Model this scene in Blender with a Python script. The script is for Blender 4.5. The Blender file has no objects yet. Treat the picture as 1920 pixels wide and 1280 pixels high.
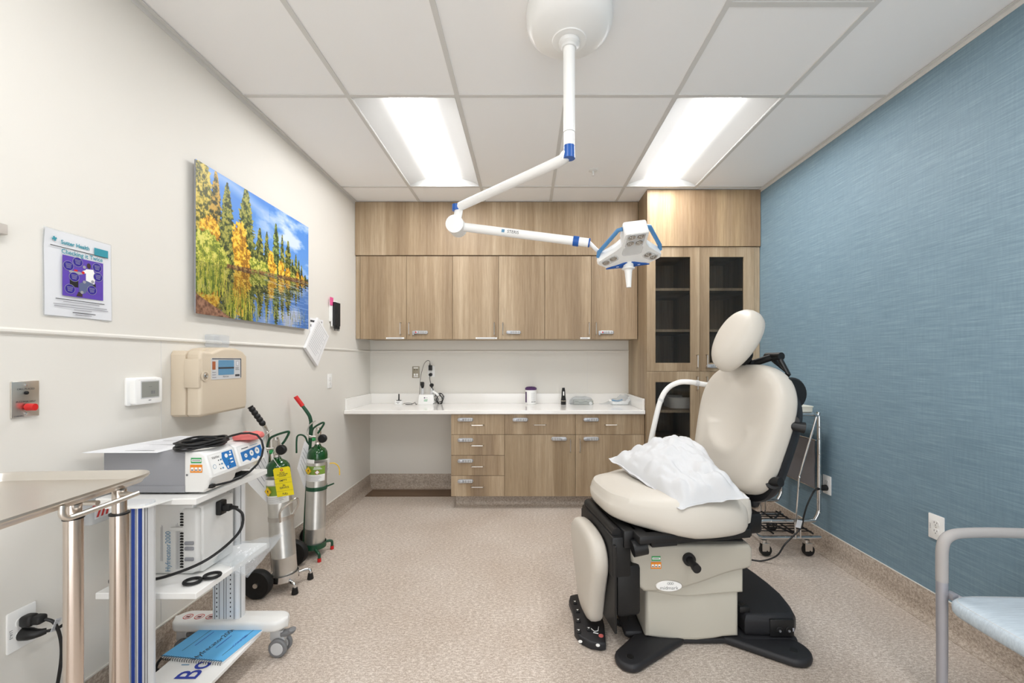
import bpy, bmesh, math, random
import numpy as np
from mathutils import Vector, Matrix, noise
random.seed(7)
SC = bpy.context.scene
COL = SC.collection
# ------------------------------------------------------------------ camera, world, exposure
F, CX, CY, CH = 780.0, 987.0, 675.0, 1.305          # focal length and principal point in pixels of the 1920 frame, camera height
cam_d = bpy.data.cameras.new('camera'); cam = bpy.data.objects.new('camera', cam_d); COL.objects.link(cam)
cam.location = (0, 0, CH); cam.rotation_euler = (math.pi/2, 0, 0)
cam_d.sensor_width = 36; cam_d.lens = 36*F/1920
cam_d.shift_x = -(CX-960)/1920; cam_d.shift_y = (CY-640)/1920
cam_d.clip_start = 0.02
SC.camera = cam
w = bpy.data.worlds.new('world'); SC.world = w; w.use_nodes = True
w.node_tree.nodes['Background'].inputs[0].default_value = (.96, .98, 1, 1)
w.node_tree.nodes['Background'].inputs[1].default_value = 2.0
SC.view_settings.view_transform = 'Standard'; SC.view_settings.look = 'None'
SC.view_settings.gamma = 1; SC.view_settings.use_curve_mapping = False
SC.view_settings.exposure = 0.66
LENS_POWER = 17.0
SC.cycles.max_bounces = 10; SC.cycles.diffuse_bounces = 6; SC.cycles.transparent_max_bounces = 16
SC.cycles.sample_clamp_indirect = 8

# room
XL, XR, YB, YF, ZC = -1.592, 2.02, 4.238, -1.34, 2.775

def P(px, py, Y): return Vector(((px-CX)*Y/F, Y, CH-(py-CY)*Y/F))      # photo point at a known distance
def WL(px, py):                                                         # point on the left wall
    Y = F*(-XL)/(CX-px); return Y, CH-(py-CY)*Y/F
def WR(px, py):
    Y = F*XR/(px-CX); return Y, CH-(py-CY)*Y/F

# ------------------------------------------------------------------ materials
def lin(c):
    if isinstance(c, str):
        c = [int(c[i:i+2], 16)/255 for i in (0, 2, 4)]
    return [(x/12.92 if x <= .04045 else ((x+.055)/1.055)**2.4) for x in c]
def new_mat(name):
    m = bpy.data.materials.new(name); m.use_nodes = True
    return m, m.node_tree.nodes, m.node_tree.links, m.node_tree.nodes['Principled BSDF']
def mat(name, col, rough=.5, metal=0, spec=.5, coat=0, bump=0, bscale=200, alpha=1, trans=0, ior=1.45, var=0, vscale=3):
    m, n, l, p = new_mat(name)
    c = lin(col)
    p.inputs['Base Color'].default_value = (*c, 1)
    p.inputs['Roughness'].default_value = rough; p.inputs['Metallic'].default_value = metal
    p.inputs['Specular IOR Level'].default_value = spec; p.inputs['Coat Weight'].default_value = coat
    p.inputs['Alpha'].default_value = alpha; p.inputs['Transmission Weight'].default_value = trans; p.inputs['IOR'].default_value = ior
    tc = n.new('ShaderNodeTexCoord')
    if bump:
        t = n.new('ShaderNodeTexNoise'); t.inputs['Scale'].default_value = bscale; t.inputs['Detail'].default_value = 3
        l.new(tc.outputs['Object'], t.inputs['Vector'])
        b = n.new('ShaderNodeBump'); b.inputs['Strength'].default_value = bump; b.inputs['Distance'].default_value = .002
        l.new(t.outputs['Fac'], b.inputs['Height']); l.new(b.outputs['Normal'], p.inputs['Normal'])
    if var:
        t = n.new('ShaderNodeTexNoise'); t.inputs['Scale'].default_value = vscale; t.inputs['Detail'].default_value = 4
        l.new(tc.outputs['Object'], t.inputs['Vector'])
        r = n.new('ShaderNodeValToRGB'); l.new(t.outputs['Fac'], r.inputs['Fac'])
        r.color_ramp.elements[0].position = .3; r.color_ramp.elements[1].position = .7
        r.color_ramp.elements[0].color = (*[x*(1-var) for x in c], 1); r.color_ramp.elements[1].color = (*[min(1, x*(1+var)) for x in c], 1)
        l.new(r.outputs['Color'], p.inputs['Base Color'])
    return m
def stretch_noise(n, l, vec, scale, ns=1.0, detail=4, rough=.6):
    mp = n.new('ShaderNodeMapping'); mp.inputs['Scale'].default_value = scale; l.new(vec, mp.inputs['Vector'])
    t = n.new('ShaderNodeTexNoise'); t.inputs['Scale'].default_value = ns; t.inputs['Detail'].default_value = detail; t.inputs['Roughness'].default_value = rough
    l.new(mp.outputs['Vector'], t.inputs['Vector']); return t
def ramp(n, l, fac, stops):
    r = n.new('ShaderNodeValToRGB'); e = r.color_ramp.elements
    while len(e) < len(stops): e.new(.5)
    for i, (p_, c) in enumerate(stops): e[i].position = p_; e[i].color = (*lin(c), 1)
    l.new(fac, r.inputs['Fac']); return r
def mix(n, l, a, b, fac, mode='MIX'):
    x = n.new('ShaderNodeMix'); x.data_type = 'RGBA'; x.blend_type = mode
    if hasattr(fac, 'links'): l.new(fac, x.inputs[0])
    else: x.inputs[0].default_value = fac
    for s, i in ((a, 6), (b, 7)):
        if hasattr(s, 'links'): l.new(s, x.inputs[i])
        else: x.inputs[i].default_value = (*lin(s), 1)
    return x.outputs[2]
def wood(name, dark='9f8a70', mid='b5a084', light='ccb99e', seed=0, horiz=False):
    m, n, l, p = new_mat(name)
    geo = n.new('ShaderNodeNewGeometry')
    off = n.new('ShaderNodeVectorMath'); off.operation = 'ADD'; off.inputs[1].default_value = (seed*3.7, seed*1.3, 0)
    l.new(geo.outputs['Position'], off.inputs[0]); v = off.outputs[0]
    s1 = (5.5, 5.5, .22) if not horiz else (.22, 5.5, 5.5)
    s2 = (190, 190, 6) if not horiz else (6, 190, 190)
    a = stretch_noise(n, l, v, s1, 1, 3, .5)
    b = stretch_noise(n, l, v, s2, 1, 3, .7)
    s3 = (45, 45, 1.2) if not horiz else (1.2, 45, 45)
    c3 = stretch_noise(n, l, v, s3, 1, 3, .6)
    r = ramp(n, l, a.outputs['Fac'], [(.3, dark), (.5, mid), (.68, light)])
    r2 = ramp(n, l, b.outputs['Fac'], [(.25, 'b0a69a'), (.75, 'ffffff')])
    r3 = ramp(n, l, c3.outputs['Fac'], [(.3, 'dcd4ca'), (.7, 'ffffff')])
    c = mix(n, l, r.outputs['Color'], r2.outputs['Color'], .55, 'MULTIPLY')
    c = mix(n, l, c, r3.outputs['Color'], .7, 'MULTIPLY')
    l.new(c, p.inputs['Base Color']); p.inputs['Roughness'].default_value = .48; p.inputs['Specular IOR Level'].default_value = .35
    return m
def speckle(name, base, dark, light, scale=60, rough=.4, stretch=(1, 1, 1), spec=.4):
    m, n, l, p = new_mat(name)
    geo = n.new('ShaderNodeNewGeometry'); v = geo.outputs['Position']
    a = stretch_noise(n, l, v, stretch, scale, 5, .7)
    b = stretch_noise(n, l, v, (1, 1, 1), 2.2, 3, .5)
    a2 = stretch_noise(n, l, v, (stretch[0]*1.7, stretch[1]*.8, 1), scale*1.9, 3, .6)
    r = ramp(n, l, a.outputs['Fac'], [(.34, dark), (.5, base), (.64, light)])
    r2 = ramp(n, l, a2.outputs['Fac'], [(.53, '000000'), (.63, 'ffffff')])
    r3 = ramp(n, l, b.outputs['Fac'], [(.3, 'f0ece8'), (.7, 'ffffff')])
    c = mix(n, l, r.outputs['Color'], light, r2.outputs['Color'])
    c = mix(n, l, c, r3.outputs['Color'], 1, 'MULTIPLY')
    l.new(c, p.inputs['Base Color']); p.inputs['Roughness'].default_value = rough; p.inputs['Specular IOR Level'].default_value = spec
    return m
def wallcover(name):
    m, n, l, p = new_mat(name)
    geo = n.new('ShaderNodeNewGeometry'); v = geo.outputs['Position']
    a = stretch_noise(n, l, v, (1, 5, 170), 1, 5, .75)
    b = stretch_noise(n, l, v, (1, 120, 10), 1, 2, .5)
    r = ramp(n, l, a.outputs['Fac'], [(.3, '6a8493'), (.5, '7791a0'), (.7, '89a3b0')])
    r2 = ramp(n, l, b.outputs['Fac'], [(.3, 'f0f1f2'), (.7, 'ffffff')])
    c = mix(n, l, r.outputs['Color'], r2.outputs['Color'], .8, 'MULTIPLY')
    l.new(c, p.inputs['Base Color']); p.inputs['Roughness'].default_value = .55
    bp = n.new('ShaderNodeBump'); bp.inputs['Strength'].default_value = .25; bp.inputs['Distance'].default_value = .002
    l.new(a.outputs['Fac'], bp.inputs['Height']); l.new(bp.outputs['Normal'], p.inputs['Normal'])
    return m
def emis(name, col, s):
    m, n, l, p = new_mat(name)
    p.inputs['Base Color'].default_value = (.9, .9, .9, 1)
    p.inputs['Emission Color'].default_value = (*lin(col), 1); p.inputs['Emission Strength'].default_value = s
    return m
def clear(name, tint='ffffff', opacity=.25, rough=.05, bump=0):
    m, n, l, p = new_mat(name)
    tr = n.new('ShaderNodeBsdfTransparent'); tr.inputs[0].default_value = (*lin(tint), 1)
    ms = n.new('ShaderNodeMixShader'); ms.inputs[0].default_value = opacity
    p.inputs['Base Color'].default_value = (.85, .87, .9, 1); p.inputs['Roughness'].default_value = rough; p.inputs['Specular IOR Level'].default_value = .8
    l.new(tr.outputs[0], ms.inputs[1]); l.new(p.outputs[0], ms.inputs[2]); l.new(ms.outputs[0], n['Material Output'].inputs[0])
    if bump:
        tc = n.new('ShaderNodeTexCoord'); t = n.new('ShaderNodeTexNoise'); t.inputs['Scale'].default_value = 25
        l.new(tc.outputs['Object'], t.inputs['Vector']); b = n.new('ShaderNodeBump'); b.inputs['Strength'].default_value = bump; b.inputs['Distance'].default_value = .01
        l.new(t.outputs['Fac'], b.inputs['Height']); l.new(b.outputs['Normal'], p.inputs['Normal'])
    return m
def tinted_glass(name):
    m, n, l, p = new_mat(name)
    tr = n.new('ShaderNodeBsdfTransparent'); tr.inputs[0].default_value = (.84, .835, .825, 1)
    gl = n.new('ShaderNodeBsdfGlossy'); gl.inputs['Roughness'].default_value = .02; gl.inputs['Color'].default_value = (.8, .8, .8, 1)
    fr = n.new('ShaderNodeFresnel'); fr.inputs[0].default_value = 1.35
    ms = n.new('ShaderNodeMixShader'); l.new(fr.outputs[0], ms.inputs[0]); l.new(tr.outputs[0], ms.inputs[1]); l.new(gl.outputs[0], ms.inputs[2])
    l.new(ms.outputs[0], n['Material Output'].inputs[0]); n.remove(p); return m
def vcol(name, rough=.4):
    m, n, l, p = new_mat(name)
    a = n.new('ShaderNodeVertexColor'); a.layer_name = 'Col'; l.new(a.outputs[0], p.inputs['Base Color']); p.inputs['Roughness'].default_value = rough
    return m

M = dict(
    wall=mat('wall_paint', 'dedbd4', .6, bump=.06, bscale=90, var=.012, vscale=1.5),
    ceil=mat('ceiling_tile', 'f6f6f6', .85, bump=.15, bscale=350),
    grid=mat('ceiling_grid_metal', 'd6d5d2', .5),
    floor=speckle('vinyl_floor', 'bdb0a4', 'a79a8e', 'e2d9d0', 50, .42, (1, 2.4, 1)),
    base=speckle('vinyl_base', 'ada093', '93877b', 'c9beb2', 75, .45),
    blue_wall=wallcover('blue_wallcovering'),
    wood=wood('oak_laminate'), wood_b=wood('oak_laminate_b', '9c8870', 'b3a084', 'c8b69c', 2),
    wood_in=wood('cabinet_interior_laminate', '7d6a54', '8d7860', '9c876e', 4),
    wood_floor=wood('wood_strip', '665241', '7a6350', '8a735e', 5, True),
    counter=mat('white_solid_surface', 'f0eeea', .12, coat=.3),
    white=mat('white_plastic', 'eeeeec', .35), white2=mat('offwhite_enamel', 'e4e4e2', .3),
    chrome=mat('chrome', 'dcdcdc', .12, 1), steel=mat('brushed_steel', 'dcd7d0', .3, 1, bump=.05, bscale=60),
    steel_post=mat('steel_post', 'd6cbc2', .22, 1), nickel=mat('satin_nickel', 'cfcbc6', .28, 1),
    alum=mat('aluminium_cylinder', 'd2d0cb', .33, .8, bump=.2, bscale=30, var=.1, vscale=9),
    black=mat('black_plastic', '161617', .45, bump=.05), black_tex=mat('black_textured', '222225', .5, bump=.3, bscale=500),
    rubber=mat('black_rubber', '111111', .6), dark=mat('dark_gap', '0c0c0c', .8),
    vinyl=mat('beige_upholstery', 'c8c2b8', .42, spec=.4, bump=.04, bscale=600), shell=mat('beige_shell', 'b2ada1', .35), shell2=mat('beige_shell_light', 'c0bcb0', .35),
    paper=mat('white_paper', 'dadce0', .75), paper2=mat('paper_sheet', 'e9e9ea', .7), grey=mat('grey_plastic', '8e8f94', .45),
    ltgrey=mat('light_grey_plastic', 'c8c9ca', .4), midgrey=mat('mid_grey', '77787a', .5), ink=mat('grey_ink', '3c3c40', .7), inkl=mat('light_ink', '9a9aa0', .7),
    blue=mat('blue_plastic', '1f58a8', .35), blue2=mat('handle_blue', '4f86b8', .4), navy=mat('navy_print', '2a3fa6', .5), stripe=mat('blue_stripe', '173a8c', .4),
    panelblue=mat('panel_blue', '2372b8', .4), teal=mat('teal_print', '2f8fa0', .6), book=mat('blue_cover', '5fb0e4', .5),
    red=mat('red_plastic', 'c8201f', .4), redink=mat('red_ink', 'c23b36', .6), pink=mat('pink_tag', 'e55e96', .6), salmon=mat('salmon_bag', 'dd736f', .5, bump=.5, bscale=60),
    green=mat('dark_green_enamel', '1e4a33', .3), green_g=mat('green_gloss', '12481f', .15, coat=.5), green_l=mat('green_sticker', '35a05a', .5), olive=mat('olive_label', '7a9a3c', .5),
    orange=mat('orange_sticker', 'e58a1e', .5), yellow=mat('yellow_tag', 'f0dc1e', .55), hazard=mat('yellow_label', 'f3c81d', .5), purple=mat('purple_plastic', '4b2a5c', .4),
    violet=mat('violet_print', '5a3fa8', .6), darkblue=mat('dark_blue_print', '24128a', .6), beige=mat('beige_plastic', 'cfc1ac', .45), screen=mat('grey_screen', '8c8e88', .3),
    bag=mat('grey_vinyl_bag', '6f6d70', .45, bump=.3, bscale=20), seatblue=None, chairgrey=mat('chair_frame_grey', 'a3a2a8', .38, .3), chairarm=mat('chair_arm_grey', 'a9a5a3', .5),
    plateb=mat('brown_grey_plate', '97907f', .45, .4), lens=emis('lamp_lens', 'fbfafa', LENS_POWER), glass=tinted_glass('tinted_glass'),
    clear=clear('clear_plastic', 'f2f4f5', .18, .06, 1.0), clear2=clear('clear_plastic_sleeve', 'f4f6f8', .25, .1), lensclear=clear('lamp_lens_clear', 'f4f2ee', .45, .12),
    brown=mat('brown_print', '3b2a26', .6), jeans=mat('slate_print', '5a6486', .6), skyblue=mat('label_blue', '5f8fb0', .5), rust=mat('label_rust', 'a05a36', .6),
    paint=vcol('canvas_print', .45), reflector=mat('troffer_reflector', 'b0b0ae', .6), ivory=mat('ivory_plastic', 'e2e0d2', .4), lock=mat('silver_lock', 'b9bbc0', .35, .5))
def seat_fabric():
    m, n, l, p = new_mat('pale_blue_fabric'); tc = n.new('ShaderNodeTexCoord')
    a = stretch_noise(n, l, tc.outputs['Object'], (12, 260, 60), 1, 4, .7)
    r = ramp(n, l, a.outputs['Fac'], [(.3, 'aab6c0'), (.55, 'bac6cf'), (.75, 'cad4db')])
    l.new(r.outputs['Color'], p.inputs['Base Color']); p.inputs['Roughness'].default_value = .6; return m
M['seatblue'] = seat_fabric()

# ------------------------------------------------------------------ mesh builder
def frame(o, x, y, z): 
    m = Matrix.Identity(4)
    for i, a in enumerate((x, y, z)):
        for j in range(3): m[j][i] = a[j]
    for j in range(3): m[j][3] = o[j]
    return m
def FL(Y, z, off=0): return frame((XL+off, Y, z), (0, 1, 0), (0, 0, 1), (1, 0, 0))      # on the left wall: x runs to the right, y up, z into the room
def FR(Y, z, off=0): return frame((XR-off, Y, z), (0, -1, 0), (0, 0, 1), (-1, 0, 0))
def FB(X, z, Y=YB): return frame((X, Y, z), (1, 0, 0), (0, 0, 1), (0, -1, 0))
def smooth(pts, k=6, closed=False):
    pts = [Vector(p) for p in pts]; n = len(pts); out = []
    rng = range(n if closed else n-1)
    for i in rng:
        if closed: p0, p1, p2, p3 = pts[(i-1) % n], pts[i], pts[(i+1) % n], pts[(i+2) % n]
        else: p0, p1, p2, p3 = pts[max(i-1, 0)], pts[i], pts[i+1], pts[min(i+2, n-1)]
        for j in range(k):
            t = j/k
            out.append(.5*((2*p1)+(p2-p0)*t+(2*p0-5*p1+4*p2-p3)*t*t+(3*p1-p0-3*p2+p3)*t**3))
    if not closed: out.append(pts[-1])
    return out
class MB:
    def __init__(s): s.v = []; s.f = []; s.m = []
    def add(s, vs, fs, mi=0, T=None):
        b = len(s.v)
        s.v += [(T @ Vector(v)) if T else Vector(v) for v in vs]
        for f in fs: s.f.append([b+i for i in f]); s.m.append(mi)
        return s
    def bm(s, bm, mi=0, T=None):
        bm.verts.index_update()
        s.add([v.co.copy() for v in bm.verts], [[v.index for v in f.verts] for f in bm.faces], mi, T); bm.free(); return s
    def box(s, x0, x1, y0, y1, z0, z1, r=0, seg=2, mi=0, T=None):
        b = bmesh.new()
        bmesh.ops.create_cube(b, size=1, matrix=Matrix.Translation(((x0+x1)/2, (y0+y1)/2, (z0+z1)/2)) @ Matrix.Diagonal((abs(x1-x0), abs(y1-y0), abs(z1-z0), 1)))
        if r: 
            r = min(r, .49*min(abs(x1-x0), abs(y1-y0), abs(z1-z0)))
            bmesh.ops.bevel(b, geom=b.edges[:], offset=r, segments=seg, profile=.5, affect='EDGES')
        return s.bm(b, mi, T)
    def cyl(s, p0, p1, r0, r1=None, n=20, mi=0, T=None):
        return s.tube([p0, p1], [r0, r0 if r1 is None else r1], n, mi, T)
    def tube(s, pts, r, n=10, mi=0, T=None, closed=False, flat=1.0, up=None):
        pts = [Vector(p) for p in pts]; k = len(pts)
        if not isinstance(r, (list, tuple)): r = [r]*k
        vs = []; fs = []; prev = None
        for i in range(k):
            if closed: d = pts[(i+1) % k]-pts[i-1]
            else: d = pts[min(i+1, k-1)]-pts[max(i-1, 0)]
            d.normalize()
            if prev is None:
                a = Vector(up) if up else (Vector((0, 0, 1)) if abs(d.z) < .9 else Vector((1, 0, 0)))
                a = (a-d*a.dot(d)).normalized()
            else: a = (prev-d*prev.dot(d)).normalized()
            prev = a; b = d.cross(a)
            for j in range(n):
                t = 2*math.pi*j/n; vs.append(pts[i]+a*math.cos(t)*r[i]+b*math.sin(t)*r[i]*flat)
        for i in range(k if closed else k-1):
            i2 = (i+1) % k
            for j in range(n): fs.append([i*n+j, i*n+(j+1) % n, i2*n+(j+1) % n, i2*n+j])
        if not closed: fs.append(list(range(n))[::-1]); fs.append([(k-1)*n+j for j in range(n)])
        return s.add(vs, fs, mi, T)
    def lathe(s, prof, T=None, n=32, mi=0):
        vs = []; fs = []
        for r, z in prof:
            for j in range(n):
                t = 2*math.pi*j/n; vs.append((r*math.cos(t), r*math.sin(t), z))
        for i in range(len(prof)-1):
            for j in range(n): fs.append([i*n+j, i*n+(j+1) % n, (i+1)*n+(j+1) % n, (i+1)*n+j])
        if prof[0][0] > 0: fs.append(list(range(n))[::-1])
        if prof[-1][0] > 0: fs.append([(len(prof)-1)*n+j for j in range(n)])
        return s.add(vs, fs, mi, T)
    def prism(s, pts, z0, z1, T=None, r=0, mi=0, seg=2):
        b = bmesh.new(); n = len(pts)
        lo = [b.verts.new((p[0], p[1], z0)) for p in pts]; hi = [b.verts.new((p[0], p[1], z1)) for p in pts]
        fl = b.faces.new(lo[::-1]); fh = b.faces.new(hi)
        for i in range(n): b.faces.new((lo[i], lo[(i+1) % n], hi[(i+1) % n], hi[i]))
        bmesh.ops.recalc_face_normals(b, faces=b.faces[:])
        if r: bmesh.ops.bevel(b, geom=list(set(list(fh.edges)+list(fl.edges))), offset=r, segments=seg, profile=.5, affect='EDGES')
        return s.bm(b, mi, T)
    def ball(s, c, r, sc=(1, 1, 1), mi=0, T=None, seg=20, rings=12):
        b = bmesh.new(); bmesh.ops.create_uvsphere(b, u_segments=seg, v_segments=rings, radius=r)
        X = Matrix.Translation(Vector(c)) @ Matrix.Diagonal((*sc, 1))
        return s.bm(b, mi, (T @ X) if T else X)
    def pad(s, outline, prof, T=None, mi=0, bulge=None):
        # outline: closed 2D loop; prof: list of (scale, z) from bottom centre round the edge to top centre
        vs = []; fs = []; n = len(outline); cx = sum(p[0] for p in outline)/n; cy = sum(p[1] for p in outline)/n
        for sc, z in prof:
            for p in outline:
                x = cx+(p[0]-cx)*sc; y = cy+(p[1]-cy)*sc
                vs.append((x, y, z+(bulge(x, y, z) if bulge else 0)))
        for i in range(len(prof)-1):
            for j in range(n): fs.append([i*n+j, i*n+(j+1) % n, (i+1)*n+(j+1) % n, (i+1)*n+j])
        fs.append(list(range(n))[::-1]); fs.append([(len(prof)-1)*n+j for j in range(n)])
        return s.add(vs, fs, mi, T)
    def text(s, txt, size, T, mi=0, align='CENTER', bold=0, sx=1.0, depth=.0004):
        cu = bpy.data.curves.new('t', 'FONT'); cu.body = txt; cu.size = size; cu.align_x = align; cu.align_y = 'CENTER'; cu.offset = bold; cu.resolution_u = 3
        o = bpy.data.objects.new('t', cu); COL.objects.link(o); bpy.context.view_layer.update()
        me = bpy.data.meshes.new_from_object(o.evaluated_get(bpy.context.evaluated_depsgraph_get()))
        S = T @ Matrix.Translation((0, 0, depth)) @ Matrix.Diagonal((sx, 1, 1, 1))
        s.add([v.co.copy() for v in me.vertices], [list(p.vertices) for p in me.polygons], mi, S)
        bpy.data.objects.remove(o); bpy.data.curves.remove(cu); bpy.data.meshes.remove(me); return s
    def lines(s, T, x0, x1, y0, y1, n, mi=0, th=.4, d=.0006, ragged=.25):
        h = (y1-y0)/n
        for i in range(n):
            yy = y0+(i+.5)*h; e = x1-random.random()*ragged*(x1-x0)
            s.add([(x0, yy-h*th/2, d), (e, yy-h*th/2, d), (e, yy+h*th/2, d), (x0, yy+h*th/2, d)], [[0, 1, 2, 3]], mi, T)
        return s
    def rect(s, T, x0, x1, y0, y1, d=.0005, mi=0): return s.add([(x0, y0, d), (x1, y0, d), (x1, y1, d), (x0, y1, d)], [[0, 1, 2, 3]], mi, T)
    def disc(s, T, x, y, r, d=.0005, mi=0, ry=None, n=24):
        ry = ry or r
        return s.add([(x+r*math.cos(2*math.pi*i/n), y+ry*math.sin(2*math.pi*i/n), d) for i in range(n)], [list(range(n))], mi, T)

def wloc(o):
    v = Vector((0, 0, 0))
    while o: v += o.location; o = o.parent
    return v
def build(name, mb, m, parent=None, flat=False, angle=35, origin=None):
    ms = m if isinstance(m, (list, tuple)) else [m]
    if parent: org = wloc(parent)
    elif origin: org = Vector(origin)
    else:
        xs = [v[0] for v in mb.v]; ys = [v[1] for v in mb.v]; zs = [v[2] for v in mb.v]
        org = Vector(((min(xs)+max(xs))/2, (min(ys)+max(ys))/2, min(zs)))
    me = bpy.data.meshes.new(name)
    me.from_pydata([tuple(v-org) for v in mb.v], [], mb.f)
    for x in ms: me.materials.append(x)
    me.polygons.foreach_set('material_index', mb.m)
    me.polygons.foreach_set('use_smooth', [not flat]*len(mb.f))
    if not flat: me.set_sharp_from_angle(angle=math.radians(angle))
    me.update()
    o = bpy.data.objects.new(name, me); COL.objects.link(o)
    if parent: o.parent = parent
    else: o.location = org
    return o
def thing(name, label, cat, loc, group=None):
    o = bpy.data.objects.new(name, None); COL.objects.link(o); o.location = loc; o.empty_display_size = .05
    return tag(o, label, cat, group)
def tag(o, label, cat, group=None):
    o['label'] = label; o['category'] = cat
    if group: o['group'] = group
    return o
def struct(o): o['kind'] = 'structure'; return o
def rrect(w_, h_, r, n=5, cx=0, cy=0):
    out = []
    for (sx, sy, a0) in ((1, 1, 0), (-1, 1, 90), (-1, -1, 180), (1, -1, 270)):
        for i in range(n+1):
            a = math.radians(a0+90*i/n); out.append((cx+sx*(w_/2-r)+r*math.cos(a), cy+sy*(h_/2-r)+r*math.sin(a)))
    return out

# ================================================================== THE ROOM
b = MB().box(XL-.1, XR+.1, YF-.1, YB+.1, -.1, 0); struct(build('floor', b, M['floor'], flat=True))
b = MB().box(XL-.1, XL, YF-.1, YB+.1, 0, ZC+.12)
struct(build('wall_left', b, M['wall'], flat=True))
b = MB().box(XR, XR+.1, YF-.1, YB+.1, 0, ZC+.12); struct(build('wall_right', b, M['blue_wall'], flat=True))
b = MB().box(XL, XR, YB, YB+.1, 0, ZC+.12); struct(build('wall_back', b, M['wall'], flat=True))
b = MB(); DX0, DX1, DZ = -1.05, 1.45, 2.35                                  # unseen wall behind the camera; its opening is added to let world light in
b.box(XL, DX0, YF-.1, YF, 0, ZC+.12); b.box(DX1, XR, YF-.1, YF, 0, ZC+.12); b.box(DX0, DX1, YF-.1, YF, DZ, ZC+.12)
struct(build('wall_front', b, M['wall'], flat=True))
b = MB(); b.box(DX0, DX0+.05, YF-.12, YF+.02, 0, DZ); b.box(DX1-.05, DX1, YF-.12, YF+.02, 0, DZ); b.box(DX0, DX1, YF-.12, YF+.02, DZ-.05, DZ)
struct(build('fill_opening_frame', b, M['wood'], flat=True))  # frame around the opening added for fill light
# suspended ceiling: panels between tees, cells left open where a fixture sits
GX = [XL, -.995, -.386, .223, .832, 1.441, XR]
GY = [YF, -.12, 1.10, 2.318, 3.535, YB]
TROFF = [(1, 1), (4, 1), (1, 3), (4, 3)]  # first two cells hold fixtures added out of view for frontal light
VENT = (4, 2)
b = MB()
for i in range(6):
    for j in range(5):
        if (i, j) in TROFF: continue
        x0, x1, y0, y1 = GX[i], GX[i+1], GY[j], GY[j+1]
        if (i, j) == VENT: y0 = 1.72
        b.box(x0, x1, y0, y1, ZC+.004, ZC+.03)
b.box(XL-.1, XR+.1, YF-.1, YB+.1, ZC+.13, ZC+.2)
ceiling = struct(build('ceiling', b, M['ceil'], flat=True))
b = MB(); g = .012
for x in GX[1:-1]: b.box(x-g, x+g, YF, YB, ZC-.001, ZC+.012)
for y in GY[1:-1]: b.box(XL, XR, y-g, y+g, ZC-.0008, ZC+.011)
b.box(.832, 1.441, 1.72-g, 1.72+g, ZC-.0008, ZC+.011)
o = build('ceiling_grid', b, M['grid'], ceiling, flat=True); o['kind'] = 'structure'
b = MB()
b.box(XL, XL+.022, YF, YB, ZC-.003, ZC); b.box(XL, XL+.003, YF, YB, ZC-.025, ZC); b.box(XR-.022, XR, YF, YB, ZC-.003, ZC); b.box(XR-.003, XR, YF, YB, ZC-.022, ZC)
struct(build('trim_1', b, M['grid'], flat=True))
# chair rail: a slim quarter bead on the left and back walls
prof = [(0, -.009), (.004, -.009), (.009, -.004), (.009, .003), (.003, .009), (0, .009)]
b = MB().prism([(p[0], p[1]) for p in prof], 0, YB-YF, frame((XL, YF, 1.397), (1, 0, 0), (0, 0, 1), (0, 1, 0)))
struct(build('trim_2', b, M['wall'], flat=True))
b = MB().prism([(p[0], p[1]) for p in prof], 0, 1.04-XL, frame((XL, YB, 1.397), (0, -1, 0), (0, 0, 1), (1, 0, 0)))
struct(build('trim_3', b, M['wall'], flat=True))
# coved vinyl base
def cove(name, T, L, h=.15, mt='base'):
    pr = [(0, 0), (.045, 0), (.045, .002), (.028, .006), (.014, .016), (.006, .034), (.004, .06), (.004, h-.003), (.002, h), (0, h)]
    b = MB().prism(pr, 0, L, T); o = struct(build(name, b, M[mt])); return o
cove('baseboard_left', frame((XL, YF, 0), (1, 0, 0), (0, 0, 1), (0, 1, 0)), YB-YF)
cove('baseboard_right', frame((XR, YF, 0), (-1, 0, 0), (0, 0, 1), (0, 1, 0)), YB-YF)
cove('baseboard_back', frame((XL, YB, 0), (0, -1, 0), (0, 0, 1), (1, 0, 0)), .93)
b = MB().box(XL, XL+.006, YF, YB, .15, .156); b.box(XR-.005, XR, YF, YB, .15, .155)
struct(build('trim_4', b, M['wall'], flat=True))
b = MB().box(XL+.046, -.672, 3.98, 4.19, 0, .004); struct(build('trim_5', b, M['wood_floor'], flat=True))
# vertical panel seams of the lower wall sheet
b = MB()
Ys, _ = WL(302, 700)
b.box(XL, XL+.001, Ys-.001, Ys+.001, .16, 1.388); b.box(.62, .622, YB-.001, YB, .16, 1.388)
struct(build('trim_6', b, M['grid'], flat=True))

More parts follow.
